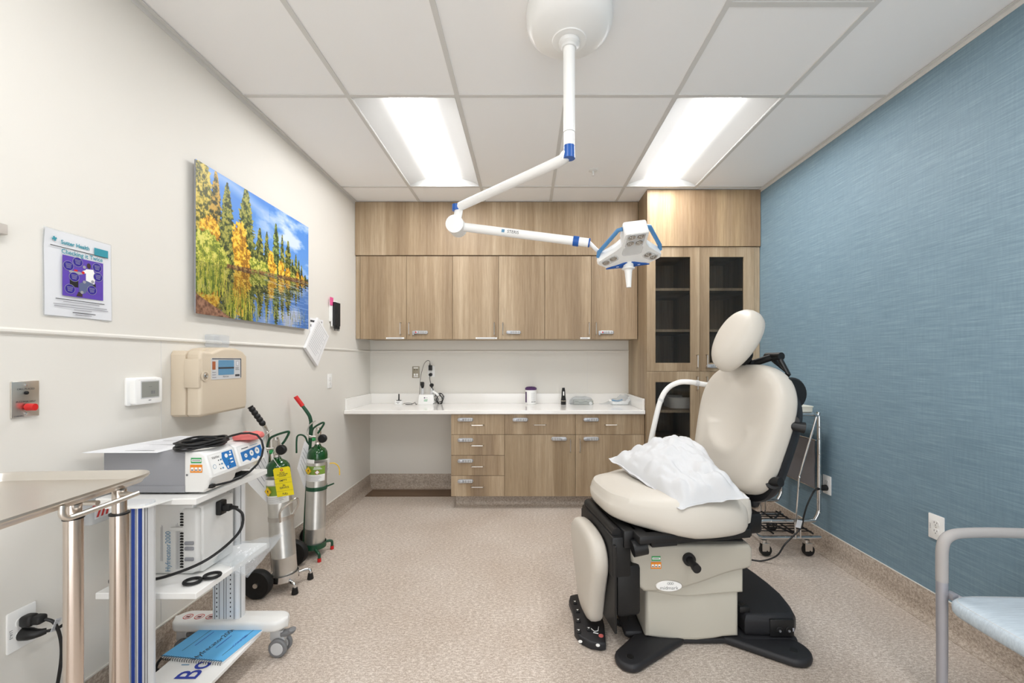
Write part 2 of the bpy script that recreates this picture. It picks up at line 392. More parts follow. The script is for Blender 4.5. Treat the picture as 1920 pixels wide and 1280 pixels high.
# recessed ceiling lights
def troffer(i, j, label, grp):
    x0, x1, y0, y1 = GX[i]+g, GX[i+1]-g, GY[j]+g, GY[j+1]-g; xc = (x0+x1)/2; hw = .108
    t = thing('ceiling_light', label, 'ceiling light', (xc, (y0+y1)/2, ZC), grp)
    b = MB(); n = 8
    def prof(x):                                         # shallow curved reflector between frame and lens
        s = (abs(x)-hw)/((x1-x0)/2-hw); return ZC+.002+.055*math.sin(math.pi/2*(1-s))**1.0 if s > 0 else ZC+.057
    for sgn in (-1, 1):
        xs = [hw+((x1-x0)/2-hw)*k/n for k in range(n+1)]
        vs = []
        for x in xs: vs += [(xc+sgn*x, y0+.02, prof(x)), (xc+sgn*x, y1-.02, prof(x))]
        b.add(vs, [[2*k, 2*k+2, 2*k+3, 2*k+1] for k in range(n)])
    for yy, yo in ((y0+.02, y0), (y1-.02, y1)):            # curved end plates
        m_ = 16; vs = []
        for k in range(m_+1):
            x = (x1-x0)*(k/m_-.5); vs += [(xc+x, yy, prof(x)), (xc+x, yo, ZC+.001)]
        b.add(vs, [[2*k, 2*k+2, 2*k+3, 2*k+1] for k in range(m_)])
    b.box(x0, x1, y0, y1, ZC+.08, ZC+.1)
    for a in ((x0, x0+.004, y0, y1), (x1-.004, x1, y0, y1), (x0, x1, y0, y0+.004), (x0, x1, y1-.004, y1)): b.box(*a, ZC+.001, ZC+.09)
    build('housing', b, M['reflector'], t)
    b = MB(); vs = []; m_ = 12
    for yy in (y0+.02, y1-.02):
        for k in range(m_+1):
            a = -1+2*k/m_; vs.append((xc+a*hw, yy, ZC+.052-.042*math.sqrt(max(0, 1-a*a*.98))))
    b.add(vs, [[k, k+1, m_+1+k+1, m_+1+k] for k in range(m_)]+[list(range(m_+1)), list(range(m_+1, 2*m_+2))[::-1]])
    build('lens', b, M['lens'], t)
troffer(1, 3, 'lit recessed ceiling light with long white lens, left of the surgical light pole', 'recessed ceiling lights')
troffer(4, 3, 'lit recessed ceiling light with long white lens, above the tall glass cabinet', 'recessed ceiling lights')
troffer(1, 1, 'added unseen recessed ceiling light for frontal fill, on the left wall side', 'recessed ceiling lights')  # added above the camera, out of view, to light the room from the front
troffer(4, 1, 'added unseen recessed ceiling light for frontal fill, on the blue wall side', 'recessed ceiling lights')  # second added fixture, also unseen, for the same frontal fill

b = MB()
x0, x1, y0, y1 = .832+g, 1.441-g, 1.10+g, 1.72-g
b.box(x0, x1, y0, y1, ZC+.004, ZC+.02)
for k in range(5): b.box(x0+.06+.09*k, x0+.07+.09*k, y0+.06, y1-.06, ZC-.002, ZC+.006)
tag(build('ceiling_vent', b, M['grid'], flat=True), 'square light grey air vent set in the ceiling right of the round canopy', 'vent')

c = P(1112, 322, 3.23)
b = MB()
T = Matrix.Translation((c.x, 3.23, ZC+.004)) @ Matrix.Rotation(math.pi, 4, 'X')
b.lathe([(.034, 0), (.034, .004), (.026, .007), (.02, .008)], T); b.lathe([(.008, .006), (.008, .022), (.005, .026), (.005, .04), (.011, .041), (.011, .043), (0, .043)], T, 12)
tag(build('fire_sprinkler', b, M['white2']), 'small white fire sprinkler in the ceiling to the right of the light pole', 'sprinkler')

# ================================================================== SURGICAL LIGHT
LX, LY = .18, 1.75
t = thing('surgical_light', 'white ceiling-mounted surgical light with jointed arms and blue handles', 'surgical light', (LX, LY, ZC))
b = MB().lathe([(.178, 0), (.182, -.03), (.18, -.06), (.172, -.085), (.150, -.105), (.12, -.118), (.085, -.127), (.072, -.13), (.07, -.134), (0, -.134)], Matrix.Translation((LX, LY, ZC+.003)), 56)
can = build('canopy', b, M['white'], t, angle=50)
b = MB().lathe([(.034, 2.62), (.044, 2.628), (.044, 2.652)], Matrix.Translation((LX, LY, 0)), 32); b.lathe([(.03, 2.614), (.034, 2.62)], Matrix.Translation((LX, LY, 0)), 32)
build('collar_ring', b, M['white2'], t)
b = MB().cyl((LX, LY, 2.262), (LX, LY, 2.63), .0245, n=28); b.cyl((LX, LY, 2.20), (LX, LY, 2.26), .0232, n=28)
build('drop_tube', b, M['white'], t)
E = P(861, 388, 2.27); EH = P(856, 424, 2.25)
b = MB(); b.cyl((LX, LY, 2.152), (LX, LY, 2.205), .0245, .0235, 28); build('blue_cap', b, M['blue'], t)
d = (E-Vector((LX, LY, 2.16))); 
pa = [Vector((LX, LY, 2.18)), Vector((LX-.018, LY+.014, 2.168)), Vector((LX, LY, 2.16))+d*.08, Vector((LX, LY, 2.16))+d*.5, E-d*.06, E+Vector((0, 0, -.004)), E+Vector((-.004, 0, -.03)), Vector((EH.x, EH.y, EH.z+.02))]
b = MB().tube(smooth(pa, 6), .0225, 20); build('arm', b, M['white'], t)
b = MB().cyl(E+Vector((-.014, 0, -.02)), E+Vector((-.014, .0, .012)), .0245, n=24); build('blue_cap', b, M['blue'], t)
b = MB().cyl(EH+Vector((-.004, -.045, 0)), EH+Vector((.004, .045, 0)), .048, n=36); build('elbow', b, M['white'], t)
S2 = P(1112, 456, 2.15); d2 = S2-EH
b = MB().tube([EH+d2*.03, EH+d2*.97], [.023, .0225], 24)
arm2 = build('spring_arm', b, M['white'], t)
b = MB().cyl(EH+d2*.86, EH+d2*.90, .0262, n=24); build('collar', b, M['blue'], t)
b = MB().cyl(EH+d2*.968, EH+d2*.978, .0232, n=24); build('blue_cap', b, M['blue'], t)
dn = d2.normalized(); up = Vector((0, 0, 1)); nz = dn.cross(up).normalized(); uy = nz.cross(dn)
b = MB(); T = frame(EH+d2*.43+nz*.0233, dn, uy, nz); b.text('STERIS', .022, T); b.rect(T, -.062, -.046, -.008, .008, .0006, 1)
build('lettering', b, [M['ink'], M['skyblue']], arm2)
HC = P(1184, 463, 2.12)                                   # head centre
b = MB().tube(smooth([S2-dn*.02, P(1113, 463, 2.16), P(1122, 471, 2.18), P(1138, 478, 2.19)], 5), .010, 12); build('yoke', b, M['white'], t)
# head: three lobes on a shallow shell, its near side tipped up so the underside faces the room
hx = Vector((-1, 0, -.12)).normalized(); hz = Vector((.11, .38, .92)).normalized(); hy = hz.cross(hx).normalized(); hz = hx.cross(hy)
hT = frame(HC, hx, hy, hz)
def lobe_outline(s=1.0):
    L = [(-.058, .135), (.058, .135), (.062, .05), (.085, .015), (.165, -.06), (.168, -.09), (.12, -.128), (.05, -.112), (0, -.108), (-.05, -.112), (-.12, -.128), (-.168, -.09), (-.165, -.06), (-.085, .015), (-.062, .05)]
    pts = []
    n = len(L)
    for i in range(n):
        a = Vector((*L[i-1], 0)); c_ = Vector((*L[i], 0)); e = Vector((*L[(i+1) % n], 0))
        for tt in (.75, .9): pts.append(a.lerp(c_, tt))
        pts.append(c_.lerp((a+e)/2, .06))
        for tt in (.1, .25): pts.append(c_.lerp(e, tt))
    return [(p.x*s, p.y*s) for p in pts]
b = MB().pad(lobe_outline(), [(.9, -.022), (.97, -.022), (1, -.016), (1, .004), (.97, .022), (.88, .032), (.6, .038), (.01, .04)], hT)
b.box(-.058, .058, .03, .137, -.022, .055, .012, 3, 0, hT)
head = build('lamp_head', b, M['white'], t, angle=30)
b = MB()
for (cx_, cy_, w_, h_, a) in ((0, .075, .088, .10, 0), (-.105, -.062, .085, .05, .62), (.105, -.062, .085, .05, -.62)):
    b.prism(rrect(w_, h_, .014), -.0245, -.0215, hT @ Matrix.Translation((cx_, cy_, 0)) @ Matrix.Rotation(a, 4, 'Z'))
b.prism(rrect(.1, .07, .02), -.0243, -.0215, hT @ Matrix.Translation((0, 0, 0)))
build('lens_cover', b, M['lensclear'], head)
for (cx_, cy_) in ((-.022, .105), (.022, .105), (-.022, .06), (.022, .06), (-.125, -.077), (-.09, -.05), (.125, -.077), (.09, -.05)):
    T = hT @ Matrix.Translation((cx_, cy_, -.0248)) @ Matrix.Rotation(math.pi, 4, 'X')
    b = MB().lathe([(.018, 0), (.018, .002), (.013, .001), (.012, -.003), (0, -.004)], T, 20)
    for k in range(3): b.lathe([(.0045, 0), (.0045, .003), (.002, .0035), (0, .0035)], T @ Matrix.Translation((.007*math.cos(2.1*k), .007*math.sin(2.1*k), 0)), 8)
    build('led_module', b, M['nickel'], head)
b = MB().prism([(-.118, -.134), (-.03, -.098), (0, -.092), (.03, -.098), (.118, -.134), (.05, -.135), (.035, -.139), (-.035, -.139), (-.05, -.135)], -.028, -.019, hT, .002)
pn = build('control_panel', b, M['blue'], head)
b = MB()
for x in (-.06, -.053, .055, .062): b.disc(hT @ Matrix.Rotation(math.pi, 4, 'X'), x, .12, .0035, .0284)
build('key_print', b, M['white'], pn)
for sx in (-1, 1):
    pts = [(sx*.058, .11, .03), (sx*.078, .10, .034), (sx*.16, -.04, .02), (sx*.163, -.062, .006)]
    b = MB().tube([hT @ Vector(p) for p in pts], .0105, 10); build('side_handle', b, M['blue2'], t)
hb = hT @ Vector((0, -.118, -.026))
b = MB().lathe([(.028, .028), (.028, .0), (.026, -.004), (.034, -.006), (.035, -.012), (.022, -.016), (.019, -.03), (.0125, -.105), (.0125, -.11), (.008, -.11), (.008, -.1), (0, -.1)], Matrix.Translation((hb.x, hb.y+.004, hb.z-.008)) @ Matrix.Rotation(-.03, 4, 'Y'), 28)
build('light_handle', b, M['white'], t)

# ================================================================== CABINETS
UF = 3.872; TF = 3.594; BF = 3.645
def px2x(px, Y): return (px-CX)*Y/F
def py2z(py, Y): return CH-(py-CY)*Y/F
def panel(name, x0, x1, z0, z1, Yf, th, m, parent, gap=.0015, r=.0012):
    b = MB().box(x0+gap, x1-gap, Yf, Yf+th, z0+gap, z1-gap, r, 1); return build(name, b, m, parent, flat=True)
def pull(parent, x, z, Yf, vert=True, L=.11):
    d = .032; a = Vector((0, 0, L/2)) if vert else Vector((L/2, 0, 0)); c = Vector((x, Yf, z)); o_ = Vector((0, -d, 0))
    b = MB().tube([c-a, c-a+o_*.8, c-a*.93+o_, c+a*.93+o_, c+a+o_*.8, c+a], .0042, 8)
    return build('handle', b, M['nickel'], parent)
def keylock(parent, x, z, Yf, knob=-1, red=False, W=.135):
    T = FB(x, z, Yf); b = MB()
    b.prism(rrect(W, .032, .0158, 6), -.002, .016, T, .004, 0)
    kx = knob*(W/2-.022)
    b.prism(rrect(.044, .029, .0143, 6, kx, 0), .014, .026, T, .004, 0)
    if red: b.box(kx-.03, kx-.012, -.026, .014, .0, .02, .005, 2, 0, T)
    b.prism(rrect(.076, .022, .005, 3, -knob*.022, 0), .0155, .0168, T, 0, 3)
    for i in range(5):
        for j in range(2): b.disc(T, -knob*.022+(i-2)*.0145, (j-.5)*.0115, .0044, .0172, 1, n=10)
    if red: b.disc(T, kx+.006, 0, .007, .0262, 2, n=12)
    return build('keypad_lock', b, [M['lock'], M['white'], M['red'], M['midgrey']], parent)
XS = [px2x(p, UF) for p in (675, 762, 848.5, 935, 1021.5, 1108.5, 1195.5)]
uz0, uz1 = py2z(635, UF), py2z(479, UF)
names = ['first pair of wood wall cabinets, hung in the left corner', 'middle pair of wood wall cabinets, hung above the wipes canister', 'third pair of wood wall cabinets, hung beside the tall cabinet']
labs = ['two-door wood wall cabinet hung against the left wall', 'two-door wood wall cabinet hung in the middle of the row', 'two-door wood wall cabinet hung beside the tall cabinet']
hx_ = [(752, 768), (927, 943), (1104, 1117)]; lk = [(789, True), (963, False), (1137, True)]; st = [(724, 758), (892, 932), (1088, 1106)]
for i in range(3):
    x0, x1, x2 = XS[2*i], XS[2*i+1], XS[2*i+2]
    t = thing('wall_cabinet', labs[i], 'wall cabinet', ((x0+x2)/2, (UF+YB)/2, uz0), 'wood wall cabinets above the counter')
    b = MB().box(x0, x2, UF+.02, YB-.002, uz0+.001, uz1-.002); build('body', b, M['wood_b'], t, flat=True)
    for k, (a, c_) in enumerate(((x0, x1), (x1, x2))):
        d = panel('door', a, c_, uz0-.004, uz1-.002, UF, .019, wood('door_laminate', seed=2*i+k+7), t)
        pull(d, px2x(hx_[i][k], UF), py2z(616, UF), UF)
        if k: keylock(d, px2x(lk[i][0], UF), py2z(623, UF), UF, -1, lk[i][1])
        else:
            q = MB().box(px2x(st[i][0], UF), px2x(st[i][1], UF), UF-.0022, UF-.0008, uz0-.001, uz0+.014); 
            q.lines(FB(0, 0, UF-.0024), px2x(st[i][0], UF)+.01, px2x(st[i][1], UF)-.01, uz0+.003, uz0+.010, 1, 1, .5)
            build('label_strip', q, [M['white'], M['inkl']], d, flat=True)
b = MB().box(XL+.003, XS[0]-.002, UF+.004, UF+.022, uz0, uz1-.003); tag(build('filler_strip', b, M['wood_b'], flat=True), 'narrow wood filler strip between the left wall and first wall cabinet', 'filler strip')
b = MB().box(XL+.002, 1.036, UF-.012, YB-.002, uz1+.001, ZC-.002, .001, 1); tag(build('fascia_panel', b, M['wood'], flat=True), 'long wood fascia panel between the row of wall cabinets and the ceiling', 'fascia panel')
# countertop with upstands
b = MB(); ct = .868; ck = .03
b.box(XL+.002, 1.037, 3.622, YB-.002, ct-.034, ct, .004, 2)
b.box(XL+.002, 1.037, YB-.022, YB-.003, ct-.001, ct+.10, .002, 1); b.box(XL+.002, XL+.022, 3.64, YB-.01, ct-.001, ct+.10, .002, 1)
b.box(1.018, 1.037, 3.64, YB-.01, ct-.001, ct+.10, .002, 1)
tag(build('countertop', b, M['counter'], flat=True), 'glossy white countertop with raised upstands running along the back wall', 'countertop')
# base units
bx = [px2x(p, BF) for p in (845.5, 946, 1079, 1211)]; bx[-1] = 1.036
bz0, bz1 = py2z(930.5, BF), ct-.037
kick = [(.0, .0), (.05, .0), (.05, .003), (.03, .008), (.018, .02), (.012, .04), (.01, bz0-.002), (0, bz0-.002)]
def carcass(x0, x1, label, grp):
    t = thing('base_cabinet', label, 'base cabinet', ((x0+x1)/2, (BF+YB)/2, 0), grp)
    b = MB().box(x0, x1, BF+.02, YB-.002, bz0, bz1-.001); build('body', b, M['wood_b'], t, flat=True)
    b = MB().prism(kick, 0, x1-x0-.03*(x0 < -.5), frame((x0+.03*(x0 < -.5), BF+.11, 0), (0, -1, 0), (0, 0, 1), (1, 0, 0)))
    b.box(x0+.04, x1, BF+.11, YB-.01, 0, bz0-.001); build('toe_kick', b, M['base'], t)
    return t
t = carcass(bx[0], bx[1], 'wood base cabinet of four drawers with keypad locks beside the knee space', None)
zz = [bz1]+[py2z(p, BF) for p in (814.5, 853.5, 891.5)]+[bz0]
for k in range(4):
    d = panel('drawer', bx[0], bx[1], zz[k+1], zz[k], BF, .019, wood('drawer_laminate', '94806a', seed=20+k), t)
    zc = zz[k]; keylock(d, px2x(873, BF), zc-.046, BF); pull(d, px2x(895.5, BF), zc-.092, BF, False, .105)
zr = py2z(814.5, BF)
t = carcass(bx[1], bx[2], 'wood base cabinet with one drawer over a door hinged left', 'drawer over door base cabinets')
d = panel('drawer', bx[1], bx[2], zr, bz1, BF, .019, wood('drawer_laminate', seed=31), t); keylock(d, px2x(975.5, BF), bz1-.046, BF); pull(d, px2x(1012, BF), bz1-.089, BF, False, .105)
d = panel('door', bx[1], bx[2], bz0, zr, BF, .019, wood('door_laminate', '9a866c', 'b09c80', 'c4b196', 34), t); keylock(d, px2x(1048, BF), py2z(822, BF), BF, 1); pull(d, px2x(1069, BF), py2z(834.5, BF), BF)
t = carcass(bx[2], bx[3], 'wood base cabinet with one drawer over a door, partly behind the exam chair', 'drawer over door base cabinets')
d = panel('drawer', bx[2], bx[3], zr, bz1, BF, .019, wood('drawer_laminate', seed=33), t); keylock(d, px2x(1108, BF), bz1-.046, BF); pull(d, px2x(1145, BF), bz1-.089, BF, False, .105)
d = panel('door', bx[2], bx[3], bz0, zr, BF, .019, wood('door_laminate', seed=38), t); keylock(d, px2x(1108, BF), py2z(822, BF), BF, -1); pull(d, px2x(1087, BF), py2z(834.5, BF), BF)
# tall cabinet
tx0, tx1 = 1.04, XR-.003
t = thing('tall_cabinet', 'tall wood cabinet with tinted glass doors in the corner by the blue wall', 'tall cabinet', ((tx0+tx1)/2, (TF+YB)/2, 0))
zt = py2z(462.5, TF)
b = MB(); tk = .019; y0 = TF+.021
b.box(tx0, tx0+tk, TF+.021, YB-.002, .10, ZC-.002); b.box(tx1-tk, tx1, y0, YB-.002, .10, ZC-.002); b.box(tx0+.002, tx1-.002, YB-.02, YB-.004, .10, ZC-.002); b.box(tx0+.002, tx1-.002, y0+.001, YB-.003, .10, .12)
xm = px2x(1312, TF)
b.box(tx0+.002, tx1-.002, y0+.001, YB-.003, zt-.02, zt); b.box(tx0+.002, tx1-.002, y0+.001, YB-.003, py2z(696, TF)-.01, py2z(696, TF)+.01); b.box(xm-.008, xm+.008, y0, YB-.01, .10, zt)
b.box(tx0+.03, tx1, TF+.09, YB-.01, 0, .10)
build('body', b, M['wood_b'], t, flat=True)
for py in (542.5, 619.5, 771, 832):
    z = py2z(py, TF+.03)
    for xa, xb in ((tx0+tk, xm-.009), (xm+.009, tx1-tk)): build('shelf', MB().box(xa, xb, TF+.028, YB-.021, z-.011, z+.011), M['wood_b'], t, flat=True)
b = MB().box(tx0, tx1, TF-.012, TF+.02, zt+.002, ZC-.003, .001, 1); build('top_panel', b, wood('tall_fascia', '9a7f60', 'b0977a', 'c6ad8a', 44), t, flat=True)
b = MB().box(px2x(1414.5, TF)+.001, tx1, TF+.004, TF+.02, .11, zt-.001); build('filler_strip', b, M['wood_b'], t, flat=True)
def glass_door(x0, x1, z0, z1, gx0, gx1, gz0, gz1, hx1, hz1, seed):
    b = MB(); e = .0015; x0 += e; x1 -= e; z0 += e; z1 -= e
    b.box(x0, gx0, TF, TF+.019, z0, z1); b.box(gx1, x1, TF, TF+.019, z0, z1); b.box(gx0, gx1, TF, TF+.019, z0, gz0); b.box(gx0, gx1, TF, TF+.019, gz1, z1)
    d = build('door', b, wood('glass_door_laminate', seed=seed), t, flat=True)
    b = MB().box(gx0-.001, gx1+.001, TF+.008, TF+.012, gz0-.001, gz1+.001); build('glass', b, M['glass'], d, flat=True)
    pull(d, hx1, hz1, TF); return d
ga = [px2x(p, TF) for p in (1229, 1294.5, 1330, 1394.5)]; zu = (py2z(696, TF), zt-.0); gu = (py2z(680, TF), py2z(481.5, TF)); gl_ = (py2z(905, TF), py2z(716, TF))
xR = px2x(1414.5, TF)
glass_door(tx0, xm, *zu, ga[0], ga[1], *gu, px2x(1306, TF), py2z(677, TF), 50)
d = glass_door(xm, xR, *zu, ga[2], ga[3], *gu, px2x(1324, TF), py2z(677, TF), 51); keylock(d, px2x(1339, TF), py2z(686, TF), TF)
glass_door(tx0, xm, .11, zu[0], ga[0], ga[1], *gl_, px2x(1306, TF), py2z(718, TF), 52)
d = glass_door(xm, xR, .11, zu[0], ga[2], ga[3], *gl_, px2x(1324, TF), py2z(718, TF), 53)
zs = py2z(771, TF+.03)+.0112
for k, (lb, px, z_, s) in enumerate((('white lidded basin on the lower cabinet shelf behind glass', 1270, zs, 1.0),)):
    X = px2x(px, 3.8)
    b = MB().pad(rrect(.25, .28, .05), [(.8, 0), (.86, .001), (.97, .09), (1.06, .094), (1.06, .1), (.95, .103), (.9, .09), (.75, .02), (.01, .018)], Matrix.Translation((X+.03, 3.85, z_+.001)))
    tag(build('storage_basin', b, M['white']), 'white plastic basin on the shelf behind the lower left glass door', 'basin')

# ================================================================== THINGS ON THE COUNTER
def on_counter(px, py): Y = min(F*(CH-ct)/(py-CY), 4.10); return Vector((px2x(px, Y), Y, ct))
# small charger with a black probe
c = on_counter(748, 757.5)
t = thing('probe_charger', 'small white charger with a black stick probe, left end of the counter', 'charger', c)
b = MB().pad(rrect(.078, .06, .012), [(.97, 0), (1, .002), (.99, .02), (.9, .034), (.8, .038), (.02, .038)], Matrix.Translation(c)); b.disc(FB(0, 0, c.y-.0302), c.x, c.z+.016, .004, 0, 1)
base = build('base', b, [M['white'], M['midgrey']], t)
b = MB().lines(FB(c.x, c.z+.027, c.y-.031), -.02, .02, -.003, .003, 1, 0, .6); build('print', b, M['midgrey'], base)
b = MB().box(c.x-.024, c.x+.024, c.y-.012, c.y+.012, c.z+.037, c.z+.043, .002); b.box(c.x-.0055, c.x+.0055, c.y-.004, c.y+.004, c.z+.04, c.z+.105, .002); build('probe', b, M['black'], t)
# diagnostic set on its charging base
c = on_counter(799, 757)
t = thing('diagnostic_set', 'white charging base holding two black-headed otoscope handles', 'otoscope charger', c)
b = MB().pad(rrect(.165, .10, .015), [(.95, 0), (.98, .001), (.99, .012), (.95, .05), (.89, .092), (.85, .098), (.02, .1)], Matrix.Translation(c+Vector((0, .03, 0))))
q = build('base', b, M['white'], t)
T = frame((c.x, c.y-.0185, c.z+.035), (1, 0, 0), (0, .09, 1), (0, -1, .09))
b = MB(); b.rect(T, -.016, .018, .012, .017, .001); b.rect(T, -.018, .016, .0, .005, .001); b.disc(T, -.012, .032, .006, .001, 1); b.rect(T, -.002, .018, .03, .033, .001, 2); build('label_print', b, [M['green_l'], M['purple'], M['inkl']], q)
for i, dx in enumerate((-.046, .047)):
    X, Y, z = c.x+dx, c.y+.04, c.z+.09
    b = MB().lathe([(.016, 0), (.0165, .03), (.0135, .06), (.012, .068)], Matrix.Translation((X, Y, z)), 20); h = build('handle', b, M['ltgrey'], t)
    b = MB()
    if i == 0:
        b.lathe([(.008, .066), (.012, .075), (.0165, .09), (.0175, .115), (.0175, .125), (.012, .128)], Matrix.Translation((X, Y, z)), 20); b.box(X-.016, X+.016, Y-.02, Y-.008, z+.095, z+.132, .003)
        b.cyl((X-.008, Y-.023, z+.118), (X+.002, Y-.018, z+.118), .005)
    else:
        b.cyl((X, Y-.018, z+.098), (X, Y+.012, z+.098), .0185, n=24); b.box(X-.006, X+.006, Y-.008, Y+.006, z+.062, z+.088); b.cyl((X, Y-.024, z+.098), (X, Y-.016, z+.098), .011, .014)
    build('instrument_head', b, M['black'], t)
cc = c
# two plugs on a wall plate behind the set
p1 = P(808, 690, YB); p2 = P(808, 702, YB)
def outlet(T, label, blank=False, name='wall_outlet', W=.072, H=.116, m='white', group=None, cat='outlet', sock=True):
    o_ = T.translation
    t = thing(name, label, cat, o_, group)
    b = MB().prism(rrect(W, H, .004, 2), 0, .006, T, .002); pl = build('plate', b, M[m], t)
    if sock:
        for s in (-1, 1):
            b = MB().prism(rrect(.034, .029, .012, 4, 0, s*.02), .0055, .008, T, 0, 0)
            b.rect(T, -.008, -.0055, s*.02-.001, s*.02+.008, .0083, 1); b.rect(T, .0055, .008, s*.02, s*.02+.007, .0083, 1); b.disc(T, 0, s*.02-.008, .0025, .0083, 1, n=10)
            build('socket', b, [M[m], M['ink']], t)
        b = MB().disc(T, 0, 0, .003, .0065); build('screw', b, M['nickel'], t)
    return t
wo = outlet(FB(p1.x+.004, (p1.z+p2.z)/2), 'white wall outlet with two black plugs above the otoscope charger')
t = thing('power_adapter', 'black power adapter plugged in above the otoscope charger, upper one', 'plug', (p1.x, YB-.03, p1.z+.006))
b = MB().box(p1.x-.017, p1.x+.017, YB-.04, YB-.009, p1.z-.022, p1.z+.03, .004); build('adapter_body', b, M['black'], t)
b = MB().tube(smooth([(p1.x-.004, YB-.03, p1.z+.03), (p1.x-.006, YB-.03, p1.z+.07), P(801, 676, YB-.05), P(795, 683, YB-.08), P(789, 705, YB-.1), P(787, 730, YB-.12), P(786, 746, cc.y+.02)], 6), [.004]*3+[.0022]*34, 6); build('cord', b, M['black'], t)
t = thing('power_plug', 'round black plug with hanging cord above the otoscope charger, lower one', 'plug', (p2.x, YB-.03, p2.z))
b = MB().cyl((p2.x, YB-.009, p2.z), (p2.x, YB-.04, p2.z), .018, .015, 20); build('plug_body', b, M['black'], t)
b = MB().tube(smooth([(p2.x-.003, YB-.036, p2.z), P(806, 712, YB-.05), P(810, 725, YB-.1), P(815, 737, YB-.14), P(822, 750, YB-.18), P(812, 757, YB-.2)], 6), .003, 6)
build('cord', b, M['black'], t)
# coil of cord with a white adapter behind the charger
c = on_counter(822, 756); c.y += .02
t = thing('cord_tangle', 'tangle of black cord with a white adapter right of the otoscope charger', 'cord', c)
b = MB(); pts = []
for i in range(64):
    a = i*.52; r_ = .045+.012*math.sin(i*.8); pts.append((c.x+r_*.75*math.cos(a)+.006*math.sin(i*1.7), c.y+.02+.022*math.sin(a*.5)+.001*i*.1, c.z+.055+r_*math.sin(a)*1.0))
b.tube(smooth(pts, 4), .0026, 6); build('cord_coil', b, M['black'], t)
a_, e_ = P(812, 733, c.y-.01), P(822, 741, c.y-.03)
b = MB().tube([a_, e_], .012, 8); build('adapter', b, M['white'], t)
b = MB().tube(smooth([on_counter(757, 753)+Vector((0, 0, .01)), on_counter(764, 751)+Vector((0, 0, .014)), on_counter(771, 754)+Vector((0, 0, .012)), on_counter(772, 758)+Vector((0, 0, .003)), on_counter(762, 758)+Vector((0, 0, .003)), on_counter(761, 755)+Vector((0, 0, .003)), on_counter(772, 757)+Vector((0, 0, .003)), on_counter(778, 752)+Vector((0, 0, .022)), on_counter(779, 756)+Vector((0, 0, .006)), on_counter(782, 757)+Vector((0, 0, .003))], 5), .0022, 6)
tag(build('charger_cord', b, M['black']), 'thin black cord looping between the probe charger and otoscope charger', 'cord')
# brown grey data plate
T = FB(*[P(780, 697.5, YB)[i] for i in (0, 2)])
t = thing('data_plate', 'brown grey wall plate with small data sockets above the counter', 'wall plate', T.translation)
b = MB().prism(rrect(.073, .118, .003, 2), 0, .005, T, .001); q = build('plate', b, M['plateb'], t)
b = MB(); b.rect(T, -.024, .024, .038, .05, .0056); b.rect(T, -.024, .024, -.05, -.041, .0056); b.rect(T, -.022, -.003, -.036, -.014, .0058); b.rect(T, .003, .022, -.036, -.014, .0058)
b.rect(T, -.018, -.008, .022, .028, .0058, 1); b.rect(T, .006, .016, .022, .028, .0058, 1); build('data_socket', b, [M['white'], M['dark']], q)
# wipes canister
c = on_counter(995.5, 755); c.y += .04
t = thing('wipes_canister', 'white wipes canister with a purple lid on the counter', 'canister', c)
Tc = Matrix.Translation(c)
b = MB().lathe([(.052, 0), (.055, .003), (.055, .142), (.053, .146)], Tc, 40); q = build('canister_body', b, M['white'], t)
b = MB().lathe([(.056, .142), (.058, .146), (.058, .162), (.05, .166), (.042, .172), (.03, .174), (.012, .174), (.01, .170), (0, .17)], Tc, 40); b.box(c.x-.02, c.x+.012, c.y-.045, c.y-.02, c.z+.165, c.z+.176, .003); build('lid', b, M['purple'], t)
b = MB()
def wrap(a0, a1, z0, z1, mi=0, r=.0556, n=10):
    vs = []
    for k in range(n+1):
        a = math.radians(a0+(a1-a0)*k/n); vs += [(c.x+r*math.sin(a), c.y-r*math.cos(a), c.z+z0), (c.x+r*math.sin(a), c.y-r*math.cos(a), c.z+z1)]
    b.add(vs, [[2*k, 2*k+2, 2*k+3, 2*k+1] for k in range(n)], mi)
wrap(-80, -48, .02, .125)
for i in range(9): wrap(2, 40+random.random()*12, .112-.009*i, .1135-.009*i, 1)
wrap(4, 20, .024, .03, 2); wrap(24, 40, .024, .03, 2); wrap(44, 52, .024, .03, 2)
build('label_print', b, [M['purple'], M['inkl'], M['ink']], q)
# black hand tool (dermatoscope shape), standing
c = on_counter(1056.5, 754.5)
t = thing('handheld_scope', 'black handheld scope standing upright right of the wipes canister', 'scope', c)
b = MB()
for (z0, z1, w0, w1) in ((0, .036, .023, .023), (.039, .045, .024, .0235), (.045, .085, .0225, .0175), (.085, .145, .0175, .0145), (.145, .165, .0135, .012)):
    b.tube([(c.x, c.y, c.z+z0), (c.x, c.y, c.z+z1)], [w0*1.12, w1*1.12], 8)
q = build('scope_body', b, M['black'], t)
b = MB().tube([(c.x, c.y, c.z+.035), (c.x, c.y, c.z+.040)], [.026, .026], 16); build('brass_ring', b, M['beige'], q)
b = MB().box(c.x-.006, c.x+.006, c.y-.0215, c.y-.017, c.z+.09, c.z+.13, .002); build('white_switch', b, M['white'], q)
